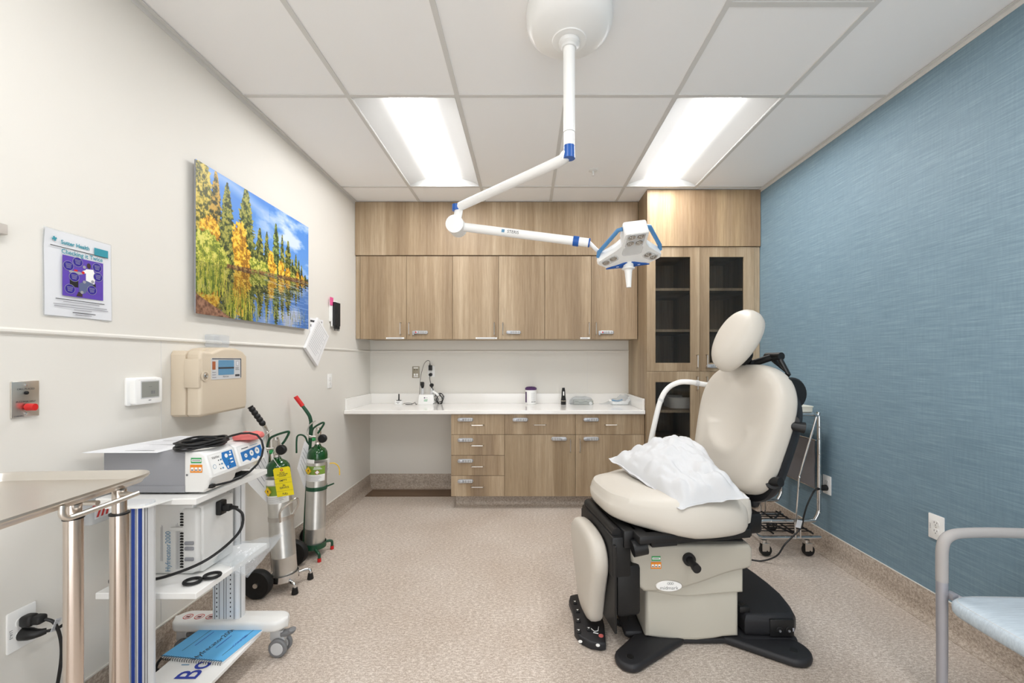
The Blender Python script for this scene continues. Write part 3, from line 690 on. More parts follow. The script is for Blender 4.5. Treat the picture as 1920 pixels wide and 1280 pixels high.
# grey patterned tissue pack in clear film
c = on_counter(1092, 755); c.y += .03
t = thing('tissue_pack', 'grey patterned tissue pack in clear film next to the black scope', 'tissue pack', c)
b = MB().box(c.x-.085, c.x+.105, c.y-.05, c.y+.05, c.z, c.z+.046, .008); q = build('tissue_box', b, [mat('tissue_box_grey', 'a3a79d', .6)], t)
vs = []; n = 24
for i in range(n+1):
    x = c.x-.08+.18*i/n; z = c.z+.022+.008*math.sin(i*.55)+.003*math.sin(i*1.7); vs += [(x, c.y-.0508, z), (x, c.y-.0508, z+.007)]
b = MB().add(vs, [[2*k, 2*k+2, 2*k+3, 2*k+1] for k in range(n)]); T = FB(c.x, c.z, c.y-.05); b.disc(T, .078, .015, .016, .001, 1); build('printed_wave', b, [mat('wave_grey', '7d8178', .6), M['white']], q)
b = MB().pad([(x+random.uniform(-.006, .006), y) for x, y in rrect(.225, .112, .03, 6)], [(.02, .0005), (1, .0005), (1.02, .01), (.97, .04), (.8, .062), (.5, .075), (.02, .078)], Matrix.Translation(c+Vector((-.005, 0, 0))), bulge=lambda x, y, z: (.012*noise.noise(Vector((x*30, y*30, z*20))) if z > .005 else 0)); build('film_wrap', b, M['clear'], t)
# bagged white appliance
c = on_counter(1160, 757); c.y += .01
t = thing('bagged_device', 'white plastic device inside a clear bag at the right end of the counter', 'bagged device', c)
b = MB().tube(smooth([(c.x-.095, c.y-.02, c.z+.045), (c.x-.06, c.y-.02, c.z+.022), (c.x, c.y-.03, c.z+.016), (c.x+.06, c.y-.03, c.z+.02), (c.x+.1, c.y-.02, c.z+.05), (c.x+.105, c.y, c.z+.07)], 6), [.006, .010, .013, .014, .0155, .016, .016]+[.016]*18+[.014]*5+[.01], 12)
b.pad(rrect(.17, .09, .03), [(.9, 0), (1, .006), (1, .02), (.9, .03), (.02, .033)], Matrix.Translation(c+Vector((.01, 0, .002)))); q = build('device_body', b, M['white'], t)
b = MB().tube(smooth([(c.x-.07, c.y-.03, c.z+.045), (c.x-.02, c.y-.04, c.z+.038), (c.x+.03, c.y-.035, c.z+.05)], 5), [.008]*11, 8); build('blue_tubing', b, M['skyblue'], q)
vs = []; fs = []; nu, nv = 22, 10
for i in range(nu+1):
    for j in range(nv+1):
        u = i/nu; v = j/nv; x = c.x-.19+.33*u; wd = .02+.06*min(1, u*2.2); y = c.y-wd+2*wd*v
        h = .085*max(0, math.sin(math.pi*min(1, v)))**.6*(.12+.88*min(1, max(0, (u-.12)*2.0)))*(1 if u < .93 else (1-u)/.07*.6+.4)
        vs.append((x, y, c.z+.001+h*(1+.35*noise.noise(Vector((x*22, y*22, 3))))))
for i in range(nu):
    for j in range(nv): a = i*(nv+1)+j; fs.append([a, a+nv+1, a+nv+2, a+1])
build('clear_bag', MB().add(vs, fs), M['clear'], t)

# ================================================================== LEFT WALL
def L_at(px, py, off=0): Y, z = WL(px, py); return FL(Y, z, off)
# canvas print of the autumn lake
y0, y1, z0, z1 = 1.968, 2.985, 1.527, 2.257
def vnoise(x, y, s, seed=0, oct=4):
    rs = np.random.RandomState(seed); out = np.zeros_like(x); amp = 1; tot = 0
    for o_ in range(oct):
        g_ = rs.rand(64, 64); fx = x*s; fy = y*s; ix = np.floor(fx).astype(int); iy = np.floor(fy).astype(int); tx = fx-ix; ty = fy-iy
        tx = tx*tx*(3-2*tx); ty = ty*ty*(3-2*ty)
        a = g_[ix % 64, iy % 64]; b_ = g_[(ix+1) % 64, iy % 64]; c_ = g_[ix % 64, (iy+1) % 64]; d_ = g_[(ix+1) % 64, (iy+1) % 64]
        out += amp*((a*(1-tx)+b_*tx)*(1-ty)+(c_*(1-tx)+d_*tx)*ty); tot += amp; amp *= .55; s *= 2.03
    return out/tot
def landscape(u, v):
    C = lambda h: np.array([int(h[i:i+2], 16)/255 for i in (0, 2, 4)])
    def scene(u, v):
        asp = 1.39
        img = C('3f7fd0')[None, :]*(1-v[:, None])*0+C('7fb0e6')[None, :]*(1-v[:, None])+C('4a86d6')[None, :]*v[:, None]
        cl = vnoise(u*1.3+v*.8, v*2.2-u*.5, 3, 5, 5); m = .8*np.clip((cl-.54)*5, 0, 1)*np.clip((u-.2)*2, 0, 1); img = img*(1-m[:, None])+C('e8ecf4')*m[:, None]
        m = np.clip(1-np.abs(v-(.94+.04*np.sin(u*9)))*14, 0, 1)*.55*(u < .55); img = img*(1-m[:, None])+C('c3d2ea')*m[:, None]
        hill = (v < .47+.02*np.sin(u*20)) & (u > .85); img[hill] = C('3c5f86')
        n1 = vnoise(u*asp, v, 45, 11, 3); n2 = vnoise(u*asp, v, 110, 12, 2); n3 = vnoise(u*asp, v, 14, 13, 3)
        def paint(mask, cols, k=1.0):
            f = np.clip(.5+(n1-.5)*3.0*k+(n2-.5)*1.4, 0, .999)*(len(cols)-1); i = f.astype(int); fr = (f-i)[:, None]
            cc_ = np.array([C(x) for x in cols]); img[mask] = (cc_[i]*(1-fr)+cc_[i+1]*fr)[mask]
        G = ['2c3818', '4d5a26', '7d8438', 'a8a24c']; GY = ['4a4c1e', '8d8a34', 'c0a644', 'd8c45e']; Yl = ['96681c', 'd2961e', 'e6b432', 'f4d050']; GR = ['6a7a28', '98a438', 'c0c04a', 'dcd670']
        w0 = .345+.1*np.clip(u/.9, 0, 1)
        paint((v < .70-.24*u+.16*(n3-.5)) & (u < .97), G)
        def conifer(uc, top, wd, cols):
            base = .38; t_ = (top-v)/(top-base); wob = (vnoise(v*30+uc*9, u*0+uc, 3, 3, 2)-.5)
            hw = wd*(.06+.94*np.clip(t_, 0, 1)**.75)*(1+.9*(n1-.5)+.5*wob)
            paint((t_ > 0) & (v > .33) & (np.abs(u-uc) < hw*1.45), cols)
        for a in ((.035, 1.18, .085, GY), (.125, 1.0, .05, ['2c3014', '6a6424', 'a58430', 'c8a24a']), (.205, .97, .055, G), (.348, 1.03, .07, ['2a3a18', '56662c', '7f8438', 'a8a552']), (.465, .76, .04, G), (.53, .76, .03, G), (.62, .865, .04, ['2a3a18', '56662c', '6f8a4a', '9cab62']), (.685, .80, .025, G), (.75, .77, .04, G), (.80, .62, .03, G), (.84, .68, .025, G), (.875, .64, .022, G), (.91, .60, .02, G), (.955, .52, .03, G), (.985, .49, .02, G)): conifer(*a)
        def bush(uc, vc, ru, rv, cols): paint(((u-uc)/ru)**2+((v-vc)/rv)**2 < 1+1.1*(n1-.5)+.8*(n3-.5), cols)
        for a in ((.09, .56, .065, .12, Yl), (.30, .55, .068, .165, Yl), (.335, .47, .06, .1, Yl), (.42, .45, .05, .05, GR), (.5, .46, .05, .04, GR), (.57, .52, .03, .09, Yl), (.6, .47, .03, .06, Yl), (.675, .49, .034, .075, Yl), (.745, .475, .03, .05, Yl), (.86, .485, .02, .045, Yl), (.92, .47, .02, .04, Yl), (.2, .47, .05, .1, G), (.8, .455, .03, .02, GR), (.07, .43, .12, .13, GR), (.17, .39, .07, .07, GR)): bush(*a)
        paint((v < w0+.018) & (v > w0-.01) & (u > .2), ['5a3a20', '8a6238', 'b08a54', '7c8a3a'])
        return img, w0
    img, w0 = scene(u, v)
    rip = .012*np.sin(v*260+6*vnoise(u, v, 9, 4, 2))*(.3+.7*u)
    ref, _ = scene(np.clip(u+rip*.6, 0, 1), np.clip(2*w0-v+rip, 0, 1.2)*1.0+.0)
    wat = v < w0; k = np.array([.80, .80, .84]); img[wat] = (ref*k)[wat]
    st = wat & (vnoise(u*2, v*60, 3, 9, 2) > .64) & (u > .5); img[st] = img[st]*.6+np.array([.75, .83, .95])*.4
    rs = np.random.RandomState(2)
    for i in range(260):                                   # reeds in front
        uc = rs.rand()*(.98 if i % 3 == 0 else .4); h_ = (.10+.16*rs.rand())*(1.2-.7*uc); lean = (rs.rand()-.5)*.08; b0 = rs.rand()*.12-.02+(.15 if uc < .2 else 0)
        t_ = (v-b0)/h_; m = (t_ > 0) & (t_ < 1) & (np.abs(u-uc-lean*t_*t_) < .0022*(1.1-t_))
        img[m] = [(.62, .64, .2), (.4, .48, .14), (.25, .33, .1), (.75, .7, .3)][i % 4]
    peb = (v < .13-.55*u) ; f = vnoise(u*1.39, v, 60, 21, 2); img[peb] = (np.array([.22, .13, .09])[None]*(1-f[:, None])*1.2+np.array([.72, .55, .45])[None]*f[:, None])[peb]
    return np.clip(img, 0, 1)
t = thing('landscape_canvas', 'unframed canvas print of yellow autumn trees mirrored in a blue lake', 'picture', (XL+.03, (y0+y1)/2, z0))
b = MB().box(XL+.020, XL+.0275, y0+.001, y1-.001, z0+.001, z1-.001); b.box(XL+.001, XL+.021, y0+.15, y1-.15, z0+.15, z1-.15); build('backing_board', b, M['grey'], t, flat=True)
NU, NV = 420, 300
uu, vv = np.meshgrid(np.linspace(0, 1, NU+1), np.linspace(0, 1, NV+1)); uu = uu.ravel(); vv = vv.ravel()
me = bpy.data.meshes.new('canvas_face')
org = t.location
co = np.stack([np.full_like(uu, XL+.028-org.x), y0+uu*(y1-y0)-org.y, z0+vv*(z1-z0)-org.z], 1)
ii = (np.arange(NV)[:, None]*(NU+1)+np.arange(NU)[None, :]).ravel()
fc = np.stack([ii, ii+1, ii+NU+2, ii+NU+1], 1)
me.from_pydata(co.tolist(), [], fc.tolist()); 
ca = me.color_attributes.new('Col', 'FLOAT_COLOR', 'POINT'); im = landscape(uu, vv); im = np.where(im <= .04045, im/12.92, ((im+.055)/1.055)**2.4)
ca.data.foreach_set('color', np.concatenate([im, np.ones((len(im), 1))], 1).astype(np.float32).ravel()); me.materials.append(M['paint']); me.update()
o = bpy.data.objects.new('canvas_face', me); COL.objects.link(o); o.parent = t

# laminated poster
y0, y1, z0, z1 = 1.366, 1.594, 1.452, 1.747
W_, H_ = y1-y0, z1-z0
T = FL((y0+y1)/2, (z0+z1)/2, .004)
t = thing('laminated_poster', 'laminated health poster with a purple picture taped to the left wall', 'poster', T.translation)
b = MB(); n = 14; vs = []; fs = []
for i in range(n+1):
    for j in range(n+1):
        x = -W_/2+W_*i/n; y = -H_/2+H_*j/n; vs.append((x, y, .0015*math.sin(x*30+y*12)+(.008*max(0, (-x/W_+y/H_-.8)))*3))
for i in range(n):
    for j in range(n): a = i*(n+1)+j; fs.append([a, a+n+1, a+n+2, a+1])
b.add([(v[0], v[1], v[2]-.0012) for v in vs], [f[::-1] for f in fs], 0, T); b.add([(v[0]*.97, v[1]*.975, v[2]) for v in vs], fs, 1, T)
sh = build('sheet', b, [M['clear2'], M['paper']], t)
Tp = T @ Matrix.Translation((0, 0, .003))
b = MB(); ML = [M['teal'], M['black'], M['violet'], M['darkblue'], M['inkl'], M['white'], M['brown'], M['jeans'], M['red'], M['ink']]
u_ = lambda x: -W_/2+W_*x; v_ = lambda y: H_/2-H_*y
b.text('Sutter Health', .0185, Tp @ Matrix.Translation((u_(.425), v_(.132), 0)), 0, bold=.0005, sx=.92)
for a in (0, 90): b.rect(Tp @ Matrix.Translation((u_(.135), v_(.112), 0)) @ Matrix.Rotation(math.radians(a+20), 4, 'Z'), -.0075, .0075, -.003, .003, .0006+.0001*(a > 0), 0)
b.rect(Tp, u_(.08), u_(.92), v_(.196), v_(.188), .0005, 1); b.rect(Tp, u_(.70), u_(.92), v_(.19), v_(.10), .0007, 0)
b.text('Checking it Twice', .0215, Tp @ Matrix.Translation((u_(.53), v_(.235), 0)), 0, bold=.0003, sx=.88)
b.rect(Tp, u_(.24), u_(.84), v_(.745), v_(.275), .0005, 2)
b.add([(u_(x), v_(y), .0008) for x, y in ((.57, .39), (.68, .38), (.72, .45), (.70, .56), (.57, .53))], [[0, 1, 2, 3, 4]], 5, Tp)
b.disc(Tp, u_(.615), v_(.345), .007, .0009, 6, .010); b.add([(u_(x), v_(y), .0009) for x, y in ((.58, .53), (.70, .56), (.62, .6), (.56, .69), (.47, .69), (.47, .58))], [[0, 1, 2, 3, 4, 5]], 7, Tp)
b.rect(Tp, u_(.34), u_(.46), v_(.63), v_(.47), .0007, 1); b.rect(Tp, u_(.33), u_(.52), v_(.465), v_(.44), .0008, 4); b.rect(Tp, u_(.4), u_(.45), v_(.44), v_(.42), .0009, 8); b.disc(Tp, u_(.53), v_(.44), .005, .0011, 8); b.add([(u_(x), v_(y), .001) for x, y in ((.57, .40), (.58, .44), (.53, .45), (.52, .42))], [[0, 1, 2, 3]], 5, Tp)
b.rect(Tp, u_(.63), u_(.72), v_(.60), v_(.55), .00075, 1); b.add([(u_(x), v_(y), .0009) for x, y in ((.46, .68), (.52, .69), (.52, .735), (.43, .735))], [[0, 1, 2, 3]], 6, Tp)
for (x, y) in ((.45, .325), (.32, .39), (.40, .51), (.34, .66), (.66, .635), (.74, .345), (.755, .46)):
    b.disc(Tp, u_(x), v_(y), .0168, .0012, 4); b.disc(Tp, u_(x), v_(y), .0155, .0014, 3)
    for k in range(4): b.rect(Tp, u_(x)-.010+.001*k, u_(x)+.010-.001*k, v_(y)+.006-.0045*k, v_(y)+.0045*1.0+.0035-.0045*k-.0005, .0016, 4)
for (x, y) in ((.545, .37), (.47, .455), (.545, .55), (.67, .53), (.51, .68)): b.disc(Tp, u_(x), v_(y), .0055, .0016, 4)
for k, (x0_, x1_) in enumerate(((.15, .86), (.25, .78), (.12, .9), (.13, .92), (.4, .66), (.38, .72), (.42, .66))): yy = (.79, .815, .85, .875, .9, .935, .955)[k]; b.rect(Tp, u_(x0_), u_(x1_), v_(yy)-.0012, v_(yy)+.0012, .0006, 9 if k in (0, 5) else 4)
build('poster_print', b, ML, sh, flat=True)

# nurse call plate
T = L_at(45, 748)
t = thing('nurse_call_plate', 'stainless nurse call plate with a red pull knob on the left wall', 'call plate', T.translation)
b = MB().prism(rrect(.073, .115, .002, 1), 0, .006, T, .0015); q = build('plate', b, M['steel'], t)
b = MB(); b.lathe([(.004, 0), (.004, .002), (0, .003)], T @ Matrix.Translation((0, .045, .006)), 10); b.lathe([(.004, 0), (.004, .002), (0, .003)], T @ Matrix.Translation((0, -.045, .006)), 10); build('screw', b, M['chrome'], q)
b = MB().lathe([(.0055, 0), (.0055, .004), (.003, .006), (0, .006)], T @ Matrix.Translation((0, .02, .006)), 12); build('indicator', b, M['dark'], q)
b = MB(); b.text('CALL PLACED', .0075, T @ Matrix.Translation((0, .032, .0062))); b.text('PULL FOR HELP', .0075, T @ Matrix.Translation((0, -.008, .0062))); b.text('CORNELL', .006, T @ Matrix.Translation((-.018, -.052, .0062))); build('lettering', b, M['ink'], q)
b = MB().lathe([(.006, 0), (.0055, .012)], T @ Matrix.Translation((0, -.025, .006)), 14); b.tube([T @ Vector((0, -.025, .010)), T @ Vector((0, -.025, .036))], [.0115, .011], 20, flat=.75); build('pull_knob', b, M['red'], t)
# thermostat
T = L_at(264, 732.5)
t = thing('thermostat', 'white wall thermostat with a grey screen, left of the beige dispenser', 'thermostat', T.translation)
b = MB().prism(rrect(.142, .112, .008), 0, .010, T, .002); b.prism(rrect(.128, .108, .012, 5, .004, 0), .008, .032, T, .006); q = build('case', b, M['white'], t)
b = MB(); b.prism(rrect(.086, .074, .003, 2, .008, .006), .0315, .0325, T, 0, 0); b.prism(rrect(.078, .064, .002, 2, .008, .006), .032, .0332, T, 0, 1); build('screen', b, [M['ltgrey'], M['screen']], q)
b = MB(); b.rect(T, .0, .012, -.04, -.037, .0325); b.rect(T, -.045, .035, .046, .0465, .0325); b.rect(T, .022, .028, -.013, .0, .0335); b.rect(T, .0, .015, .016, .018, .0335); b.rect(T, .01, .02, -.013, .0, .0335); build('lettering', b, M['midgrey'], q)
# beige wall container with a window
ya, yb = WL(319, 700)[0], WL(464, 700)[0]; ya = 780*(1.592-.03)/(987-319); 
D = .135; XF = XL+D
yL = 1.859; yR = F*(-XF)/(CX-464)
zT = 1.36; zB = 1.05
t = thing('sharps_cabinet', 'beige plastic wall cabinet with a small window and key lock', 'wall cabinet', (XL, (yL+yR)/2, zB))
T = FL((yL+yR)/2, 0)
hw = (yR-yL)/2
out = [(-hw, zB+.01), (-hw+.012, zB), (hw*.3, zB+.004), (hw-.01, zB+.006), (hw, zB+.03), (hw, zT-.035), (hw*.8, zT-.01), (hw*.5, zT+.004), (0, zT+.006), (-hw*.25, zT+.0), (-hw*.55, zT-.018), (-hw*.7, zT-.014), (-hw+.01, zT-.012), (-hw, zT-.03)]
b = MB().prism(out, 0, D*.5, T, .006); back = build('back_shell', b, M['beige'], t, angle=25)
b = MB().prism(out, D*.5+.0015, D, T, .014, seg=4)
b.box(-hw-.007, -hw+.02, 1.181, 1.312, D*.48, D-.002, .004, 2, 0, T); front = build('front_cover', b, M['beige'], t, angle=25)
def wz(py, px): return CH-(py-CY)*(F*(-XF)/(CX-px))/F
wy0 = F*(-XF)/(CX-396)-(yL+yR)/2; wy1 = F*(-XF)/(CX-452)-(yL+yR)/2; wz0 = wz(710, 424); wz1 = wz(671, 424)
b = MB(); b.prism(rrect(wy1-wy0, wz1-wz0, .005, 3, (wy0+wy1)/2, (wz0+wz1)/2), D-.001, D+.0015, T, 0, 0)
q = build('window', b, M['ltgrey'], front)
wm = (wy0+wy1)/2; wzm = (wz0+wz1)/2
b = MB(); b.rect(T, wy0+.042, wy1-.054, wz0+.02, wz1-.01, D+.0022, 0); b.rect(T, wy0+.042, wy1-.054, wzm-.001, wzm+.007, D+.0026, 1); b.rect(T, wy0+.004, wy0+.024, wzm-.004, wzm+.034, D+.0022, 2)
b.rect(T, wy0+.003, wy1-.003, wz1-.006, wz1-.002, D+.0022, 1); b.rect(T, wy1-.007, wy1-.002, wz0+.003, wz1-.003, D+.0022, 1); b.rect(T, wy1-.046, wy1-.014, wz0+.01, wz0+.02, D+.0022, 1); b.text('PELICAN', .01, T @ Matrix.Translation((wm-.01, wz0+.011, D+.002)), 1); b.lines(T, wy1-.045, wy1-.015, wzm-.01, wzm+.006, 3, 1, .3, D+.0022); b.rect(T, wy1-.038, wy1-.022, wzm+.012, wzm+.036, D+.0022, 3); b.rect(T, wy1-.036, wy1-.024, wzm+.014, wzm+.034, D+.0024, 4); b.lines(T, wy0+.004, wy0+.03, wz0+.004, wzm-.01, 3, 3, .3, D+.0022)
build('label_print', b, [M['skyblue'], M['ink'], M['rust'], M['inkl'], M['paper']], q)
b = MB().lathe([(.024, 0), (.024, .002), (.018, .003), (.017, -.001)], T @ Matrix.Translation((-hw+.026, 1.233, D+.001)), 24); build('lock_recess', b, M['beige'], front)
b = MB().lathe([(.011, 0), (.011, .006), (.007, .008), (0, .008)], T @ Matrix.Translation((-hw+.026, 1.233, D+.0)), 18); build('key_lock', b, M['chrome'], front)
# clear pocket above it
T = FL(WL(398, 632)[0], WL(398, 632)[1], .0)
b = MB().box(-.055, .055, -.05, .012, .001, .05, .006, 2, 0, T); tag(build('acrylic_holder', b, M['clear2']), 'small clear acrylic holder on the wall above the beige cabinet', 'holder')
# notice sheet, clipboard, pen holder
T = L_at(592, 626, .001)
b = MB().box(-.09, .11, -.11, .115, 0, .002, 0, 1, 0, T); b.rect(T, -.085, .09, .085, .1, .0025, 1)
for k in range(4): b.rect(T, -.083, -.072, .05-.05*k, .068-.05*k, .0025, 1)
tag(build('notice_sheet', b, [M['paper2'], M['ink']], flat=True), 'white notice sheet on the wall behind the diamond-hung booklet', 'notice')
T = L_at(590.5, 640, .012) @ Matrix.Rotation(math.radians(-38), 4, 'Z')
t = thing('hanging_booklet', 'white stapled booklet hung by one corner as a diamond on the left wall', 'booklet', T.translation)
b = MB()
for k in range(5): b.box(-.105-.001*k, .105, -.15, .15-.0015*k, -.008+.0045*k, -.0042+.0045*k, 0, 1, 0, T)
q = build('pages', b, M['paper2'], t, flat=True)
b = MB(); b.lines(T, -.09, .07, -.12, .11, 12, 0, .12, .0148); b.rect(T, -.09, .09, .118, .1205, .0149, 1); b.rect(T, .075, .0765, -.12, .11, .0149, 1); b.rect(T, -.09, -.089, -.12, .11, .0149, 0); build('form_print', b, [M['inkl'], M['midgrey']], q, flat=True)
T = L_at(624, 590)
t = thing('marker_rack', 'white wall rack of black pens with a pink tag at its corner', 'pen rack', T.translation)
b = MB().box(-.07, .055, -.06, .115, 0, .012, .002, 1, 0, T); b.box(-.055, .06, -.1, .112, .01, .016, .002, 1, 0, T); q = build('rack', b, M['white'], t, flat=True)
b = MB().box(-.085, -.03, .07, .135, .0165, .0185, 0, 1, 0, T); build('pink_tag', b, M['pink'], t, flat=True)
for k in range(4):
    x = -.03+.026*k; b = MB().tube([T @ Vector((x, y, .028)) for y in (.10, -.09, -.092, -.115, -.117, -.132)], [.0115, .0115, .008, .007, .004, .003], 12)
    tag(build('pen', b, M['black']), 'black pen hanging nose down in the white wall rack', 'pen', 'black pens in the wall rack')
# small grey corner at the left edge
T = L_at(-6, 429)
b = MB().box(-.03, .012, -.016, .016, 0, .02, .002, 1, 0, T); tag(build('wall_bracket', b, M['nickel']), 'small grey metal bracket at the left edge of the photo', 'bracket')
outlet(L_at(617.5, 714), 'white outlet on the left wall beneath the diamond-hung booklet')
ow = outlet(L_at(613, 874), 'white outlet low on the left wall behind the green oxygen cart')
T = L_at(615, 866, .014)
b = MB().tube(smooth([T @ Vector(p) for p in ((0, -.01, 0), (.02, -.015, .03), (.03, -.05, .06), (.02, -.11, .07))], 5), .004, 6); tag(build('yellow_tie', b, M['hazard']), 'thin yellow plastic tie hanging from the outlet by the green cart', 'cable tie')
# big outlet with two plugs near the camera
TO = L_at(38, 1176)
outlet(TO, 'white outlet plate with two black plugs at the lower left', W=.076, H=.125)
b = MB().text('L1A-3', .011, TO @ Matrix.Translation((-.029, -.005, .0062)) @ Matrix.Rotation(-math.pi/2, 4, 'Z')); q = [x for x in COL.objects if x.name.startswith('plate') and x.parent and x.parent.location == TO.translation][0]
build('lettering', b, M['ink'], q)
for k, (s, lb) in enumerate(((1, 'black angled plug in the upper socket of the lower left outlet'), (-1, 'black plug in the lower socket of the lower left outlet'))):
    t = thing('power_plug', lb, 'plug', TO @ Vector((0, s*.02, .01)))
    if s > 0:
        b = MB().box(-.016, .017, .006, .040, .009, .045, .009, 3, 0, TO); b.box(-.010, .020, .010, .036, .035, .068, .008, 3, 0, TO)
        pts = [TO @ Vector(p) for p in ((.008, .022, .062), (.018, .005, .085), (.03, -.05, .092), (.035, -.12, .09), (.03, -.22, .08), (.02, -.36, .06), (.04, -.47, .05))]
    else:
        b = MB().tube([TO @ Vector(p) for p in ((0, -.02, .009), (.0, -.02, .03), (.003, -.021, .045), (.010, -.022, .055), (.018, -.022, .062))], [.019, .018, .014, .011, .009], 16)
        pts = [TO @ Vector(p) for p in ((.014, -.022, .060), (.035, -.026, .075), (.08, -.035, .07), (.11, -.12, .05), (.10, -.22, .04), (.09, -.34, .045), (.12, -.47, .05))]
    build('plug_body', b, M['black'], t); b = MB().tube(smooth(pts, 6), .0048, 8); build('cord', b, M['black'], t)
    if s > 0:
        Tt = TO @ Matrix.Translation((.020, -.004, .090)) @ Matrix.Rotation(-.45, 4, 'Z') @ Matrix.Rotation(.5, 4, 'Y')
        b = MB().box(-.024, .024, -.018, .018, 0, .0008, 0, 1, 0, Tt); b.lines(Tt, -.02, .02, -.014, .014, 6, 1, .3, .0012); build('warning_label', b, [M['paper'], M['midgrey']], t, flat=True)

# ================================================================== RIGHT WALL OUTLETS
T1 = FR(*WR(1551.5, 908.5)); T2 = FR(*WR(1757, 988.5))
outlet(T1, 'white outlet on the blue wall behind the chrome cart', H=.125, W=.075)
outlet(T2, 'white outlet on the blue wall above the guest chair arm', H=.122, W=.078)
b = MB().text('L1A-2', .010, T2 @ Matrix.Translation((-.028, -.0, .0062)) @ Matrix.Rotation(math.pi/2, 4, 'Z')); q = [x for x in COL.objects if x.name.startswith('plate') and x.parent and x.parent.location == T2.translation][0]; build('lettering', b, M['ink'], q)

# ================================================================== EXAM CHAIR
phi = math.radians(10); PV = Vector((.72, 2.10, 0))
TC = Matrix.Translation(PV) @ Matrix.Rotation(phi, 4, 'Z')        # chair top frame: x to the rear, y away from the camera, z up
t = exam = thing('exam_chair', 'beige power exam chair with upright back on a black wheelless base', 'exam chair', (.76, 2.12, 0))
# base: feet plate
b = MB()
def paddle(p0, p1, r0, r1, h=.036, n=10):
    p0 = Vector(p0); p1 = Vector(p1); d = (p1-p0); a = math.atan2(d.y, d.x); pts = []
    for k in range(n+1): tt = a-math.pi/2+math.pi*k/n; pts.append((p1.x+r1*math.cos(tt), p1.y+r1*math.sin(tt)))
    for k in range(n+1): tt = a+math.pi/2+math.pi*k/n; pts.append((p0.x+r0*math.cos(tt), p0.y+r0*math.sin(tt)))
    b.prism(pts, .001, h, None, .014, seg=3)
paddle((.66, 1.97), (.445, 1.79), .09, .064); paddle((.66, 2.30), (.455, 2.50), .09, .062)
paddle((.95, 2.00), (1.165, 1.835), .10, .082); paddle((.95, 2.30), (1.165, 2.45), .10, .072)
b.box(.50, 1.02, 1.905, 2.40, .004, .032, .01); b.box(.455, .545, 1.93, 2.42, .01, .05, .02); b.box(.98, 1.24, 1.89, 2.44, .002, .040, .015)
foot = build('base_plate', b, M['black_tex'], t)
b = MB()
for (x, y) in ((.445, 1.78), (1.17, 1.82)): build('foot_cap', MB().lathe([(.017, .0365), (.016, .0375), (.012, .0372), (0, .0372)], Matrix.Translation((x, y, 0)), 16), M['black'], foot)
b = MB(); pts = [(1.0, 1.905), (1.10, 1.90), (1.225, 1.905), (1.25, 1.93), (1.272, 2.0), (1.288, 2.1), (1.285, 2.2), (1.272, 2.3), (1.255, 2.40), (1.22, 2.48), (1.16, 2.53), (1.0, 2.53)]
b.prism(pts, .035, .135, None, .03, seg=4)
cover = build('motor_cover', b, M['black_tex'], t)
pf = P(1466, 1184, 1.899)
b = MB().box(pf.x-.055, pf.x+.055, 1.8955, 1.91, .045, .122, .004); q = build('socket_panel', b, M['black'], cover)
for k in range(2):
    T = FB(pf.x-.012+.042*k, .076, 1.897); b = MB().lathe([(.0165, 0), (.0165, .004), (.013, .005), (.012, .002), (0, .002)], T, 20)
    b.lathe([(.005, .002), (.005, .006), (0, .006)], T @ Matrix.Translation((.001, -.004, 0)), 10, 1); build('round_socket', b, [M['black'], M['midgrey']], q)
b = MB().rect(FB(pf.x+.050, .078, 1.8955), -.004, .004, -.008, .008, .001); build('symbol_print', b, M['inkl'], q)
b = MB().cyl((1.02, 1.94, .135), (1.02, 1.99, .135), .02, n=16); b.box(.99, 1.04, 1.93, 1.96, .13, .16, .006); build('cord_clip', b, M['black'], cover)
# column shells
def shell(name, pts, y0, y1, m, r=.02):
    bb = MB().prism([(x, z) for x, z in pts], 0, y1-y0, frame((0, y0, 0), (1, 0, 0), (0, 0, 1), (0, -1, 0)) @ Matrix.Translation((0, 0, -(y1-y0))), r, seg=4)
    return build(name, bb, m, t, angle=30)
shell('lower_shell', [(.545, .04), (.60, .032), (.68, .022), (.78, .02), (.86, .028), (.90, .036), (.972, .04), (.972, .30), (.545, .30)], 1.90, 2.33, M['shell2'])
shell('middle_shell', [(.527, .255), (.60, .246), (.66, .235), (.72, .23), (.80, .235), (.88, .243), (.985, .25), (.985, .40), (.527, .40)], 1.887, 2.345, M['shell2'], .012)
zq = lambda x: .268 if x < .6 else .268+.115*(1/(1+math.exp(-(x-.83)*13)))
ups = [(.49, .31), (.505, .285), (.53, .268)]+[(x, zq(x)+(.0-.003*math.sin((x-.55)*9) if x < .72 else 0)) for x in [.56+.022*k for k in range(20)]]+[(1.0, .375), (1.012, .385), (1.012, .46), (1.0, .478), (.55, .478), (.465, .482), (.455, .465)]
up = shell('upper_shell', ups, 1.858, 2.37, M['shell'], .016)
b = MB().box(.50, .99, 1.90, 2.34, .47, .486); build('black_inset', b, M['black'], t)
pe = P(1254, 1098, 1.858); T = FB(pe.x, pe.z, 1.858)
b = MB().prism([(.0605*math.cos(a), .0255*math.sin(a)) for a in [2*math.pi*k/40 for k in range(40)]], -.001, .0025, T, .001, 0); b.prism([(.057*math.cos(a), .0225*math.sin(a)) for a in [2*math.pi*k/40 for k in range(40)]], .002, .0032, T, 0, 1)
q = build('oval_badge', b, [M['nickel'], M['white']], up)
b = MB().text('midmark', .022, T @ Matrix.Translation((.0, -.008, .0032)), 0, sx=1.05)
for k in (-1, 0, 1): b.tube([T @ Vector((.006*k*1.5+.0045*math.cos(a)+.006, .0125+.0045*math.sin(a), .004)) for a in [2*math.pi*j/12 for j in range(12)]], .0007, 4, closed=True)
build('lettering', b, M['midgrey'], q)
